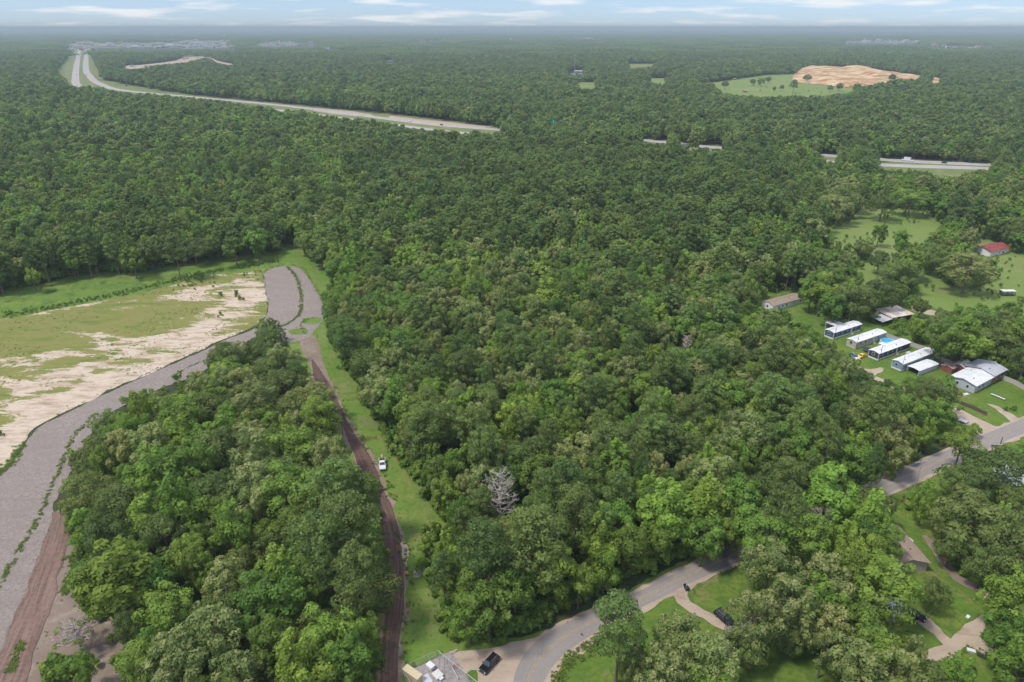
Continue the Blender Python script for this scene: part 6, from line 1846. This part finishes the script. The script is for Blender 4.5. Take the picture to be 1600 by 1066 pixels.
# town beyond the highway and other far roofs: each building a thing
def town():
    g = random.Random(11)
    protos = []
    for (w, d, h, wm, rm, k) in ((26, 16, 6, 'town_wall', 'town_roof', 0), (42, 24, 7, 'slab_white', 'town_roof', 1), (18, 12, 6, 'town_brick', 'brown_shingle', 2), (60, 30, 9, 'town_wall', 'white_metal_roof', 3), (22, 14, 10, 'town_brick', 'town_roof', 4)):
        e = empty('town_building', (0, 0, -500))
        if k in (2,):
            def wl2(b):
                prof = [(0, 0), (d, 0), (d, h), (d / 2, h + 3), (0, h)]
                A = [b.verts.new((-w / 2, y, z)) for y, z in prof]; B = [b.verts.new((w / 2, y, z)) for y, z in prof]
                b.faces.new(A); b.faces.new(list(reversed(B)))
                for i in range(5): b.faces.new((A[i], B[i], B[(i + 1) % 5], A[(i + 1) % 5]))
            part('wall', wl2, M[wm], e)
            def rf2(b):
                prof = [(-.6, h - .3), (d / 2, h + 3.1), (d + .6, h - .3), (d + .6, h), (d / 2, h + 3.4), (-.6, h)]
                A = [b.verts.new((-w / 2 - .5, y, z)) for y, z in prof]; B = [b.verts.new((w / 2 + .5, y, z)) for y, z in prof]
                for q in ((0, 1, 4, 5), (1, 2, 3, 4)):
                    b.faces.new([A[i] for i in q]); b.faces.new([B[i] for i in reversed(q)])
                for i in range(6): b.faces.new((A[i], B[i], B[(i + 1) % 6], A[(i + 1) % 6]))
            part('roof', rf2, M[rm], e)
        else:
            boxpart('wall', -w / 2, w / 2, 0, d, 0, h, M[wm], e)
            boxpart('roof', -w / 2 + .4, w / 2 - .4, .4, d - .4, h + .005, h + .5, M[rm], e)
            boxpart('parapet', -w / 2 - .1, w / 2 + .1, -.12, -.005, h - .9, h + .7, M['slab_white'], e)
        boxpart('storefront', -w / 2 + 2, w / 2 - 2, -.14, -.125 if k != 2 else -.005, .6, 3.4, M['window_glass'], e)
        protos.append(e)
    spots = []
    def cluster(px0, px1, py0, py1, n, kinds, label, group):
        for _ in range(n):
            px = g.uniform(px0, px1); py = g.uniform(py0, py1)
            spots.append((px, py, g.choice(kinds), label, group))
    cluster(104, 152, 66, 79, 34, (0, 1, 2, 4), 'small pale or brick building of the town where the highway vanishes', 'town buildings at the highway end')
    cluster(160, 280, 68, 76, 46, (0, 1, 2, 3), 'low pale building in the long town strip right of the vanishing highway', 'long distant town strip buildings')
    cluster(280, 360, 62, 76, 44, (0, 1, 3, 2), 'low pale building in the distant town below the water tower', 'town buildings below the water tower')
    cluster(404, 460, 65, 72, 18, (0, 1, 2), 'low roof in the small distant settlement left of the tall block', 'settlement roofs left of the tall block')
    cluster(5, 25, 69, 72, 4, (0, 1), 'pale roof in the forest at the far left edge', 'roofs at the far left edge')
    cluster(30, 55, 68, 71, 4, (2, 4), 'brick coloured roof in the forest at the far left', 'brick roofs at the far left')
    cluster(505, 545, 76, 80, 7, (0, 1), 'pale roof right of the tall block in the far forest', 'pale roofs right of the tall block')
    cluster(640, 695, 65, 69, 8, (0, 2), 'small roof in the far forest left of centre', 'far roofs left of centre')
    cluster(890, 935, 57, 62, 12, (0, 1, 3), 'pale building beside the horizon radio mast', 'buildings by the radio mast')
    cluster(950, 1070, 57, 76, 26, (0, 0, 2), 'tiny pale roof scattered in the forest right of the radio mast', 'scattered roofs right of the radio mast')
    cluster(1318, 1440, 62, 68, 40, (0, 1, 0, 2), 'pale house in the distant estate beyond the sand pit', 'houses of the distant estate')
    cluster(1395, 1600, 70, 78, 22, (0, 0, 2), 'pale roof scattered right of the distant estate', 'scattered roofs on the far right')
    cluster(188, 270, 103, 108, 10, (0, 0), 'pale trailer like building along the cleared earth road', 'sheds along the cleared earth road')
    cluster(275, 295, 86, 93, 5, (4, 2), 'unfinished brick building by the cleared earth', 'unfinished brick buildings')
    for px, py, k, lab in ((610, 96, 0, 'lone white roof in the far forest left of centre'), (903, 113, 1, 'white buildings in a clearing above the small green field'), (907, 117, 0, 'small white shed in the clearing above the small green field'), (894, 118, 0, 'tiny white roof left in the clearing above the small green field'),
                           (1148, 125, 2, 'brown roofed farmhouse at the left of the pasture'), (1101, 134, 0, 'white roofed house left of the pasture'), (1127, 111, 2, 'brown roof in the trees above the pasture'), (1152, 79, 0, 'white roof far above the pasture'), (1165, 144.5, 2, 'low brown shed in the pasture'), (158, 121, 2, 'pale brick building beside the highway bend')):
        spots.append((px, py, k, lab, None))
    shape = {0: 'low pale', 1: 'white fronted', 2: 'gabled brick', 3: 'broad pale', 4: 'tall brick'}
    rows = {}
    for q, (px, py, k, lab, grp) in enumerate(spots):
        if grp: rows.setdefault((grp, k), []).append(q)
    nth = ['first', 'second', 'third', 'fourth', 'fifth', 'sixth', 'seventh', 'eighth', 'ninth', 'tenth', 'eleventh', 'twelfth', 'thirteenth', 'fourteenth', 'fifteenth', 'sixteenth', 'seventeenth', 'eighteenth', 'nineteenth', 'twentieth']
    nth += ['twenty ' + w_ for w_ in nth[:9]] + ['thirtieth'] + ['thirty ' + w_ for w_ in nth[:9]]
    for (grp, k), qs in rows.items():
        qs.sort(key=lambda q: spots[q][0])
        for n_, q in enumerate(qs):
            px, py, k_, lab, g_ = spots[q]
            spots[q] = (px, py, k_, ('only ' if len(qs) == 1 else nth[n_] + ' from left ') + shape[k] + ' one of the ' + grp, g_)
    first = {}
    for (px, py, k, lab, grp) in spots:
        p = at(px, py)
        if k not in first:
            e = protos[k]; first[k] = e
        else:
            e = copy_tree(first[k])
            if 'group' in e: del e['group']
        e.location = (p.x, p.y, 0); e.rotation_euler = (0, 0, g.uniform(-.5, .5)); s_ = g.uniform(.7, 1.1)
        if py > 84: s_ *= .6
        e.scale = (s_, s_, s_ * (1.7 if py < 84 else 1))
        tag(e, lab, 'building', grp)
    for e in protos:
        if e.location.z < -100:
            for ch in list(e.children): bpy.data.objects.remove(ch)
            bpy.data.objects.remove(e)
    return spots
TOWN = town()

# ---------------------------------------------------------------- haze
hb = bmesh.new()
bmesh.ops.create_cube(hb, size=1)
me = bpy.data.meshes.new('haze'); hb.to_mesh(me); hb.free()
haze = link('haze', me)
haze.scale = (70000, 70000, 137); haze.location = (0, 0, 136 / 2 - 1)
tag(haze, 'pale humid haze over the forest', kind='stuff')
hm = bpy.data.materials.new('haze_air'); hm.use_nodes = True
hn = hm.node_tree.nodes; hn.clear()
ho = hn.new('ShaderNodeOutputMaterial'); hv = hn.new('ShaderNodeVolumePrincipled')
hv.inputs['Color'].default_value = (0.52, 0.62, 0.62, 1); hv.inputs['Density'].default_value = 0.000125
hm.node_tree.links.new(hv.outputs[0], ho.inputs['Volume'])
me.materials.append(hm)
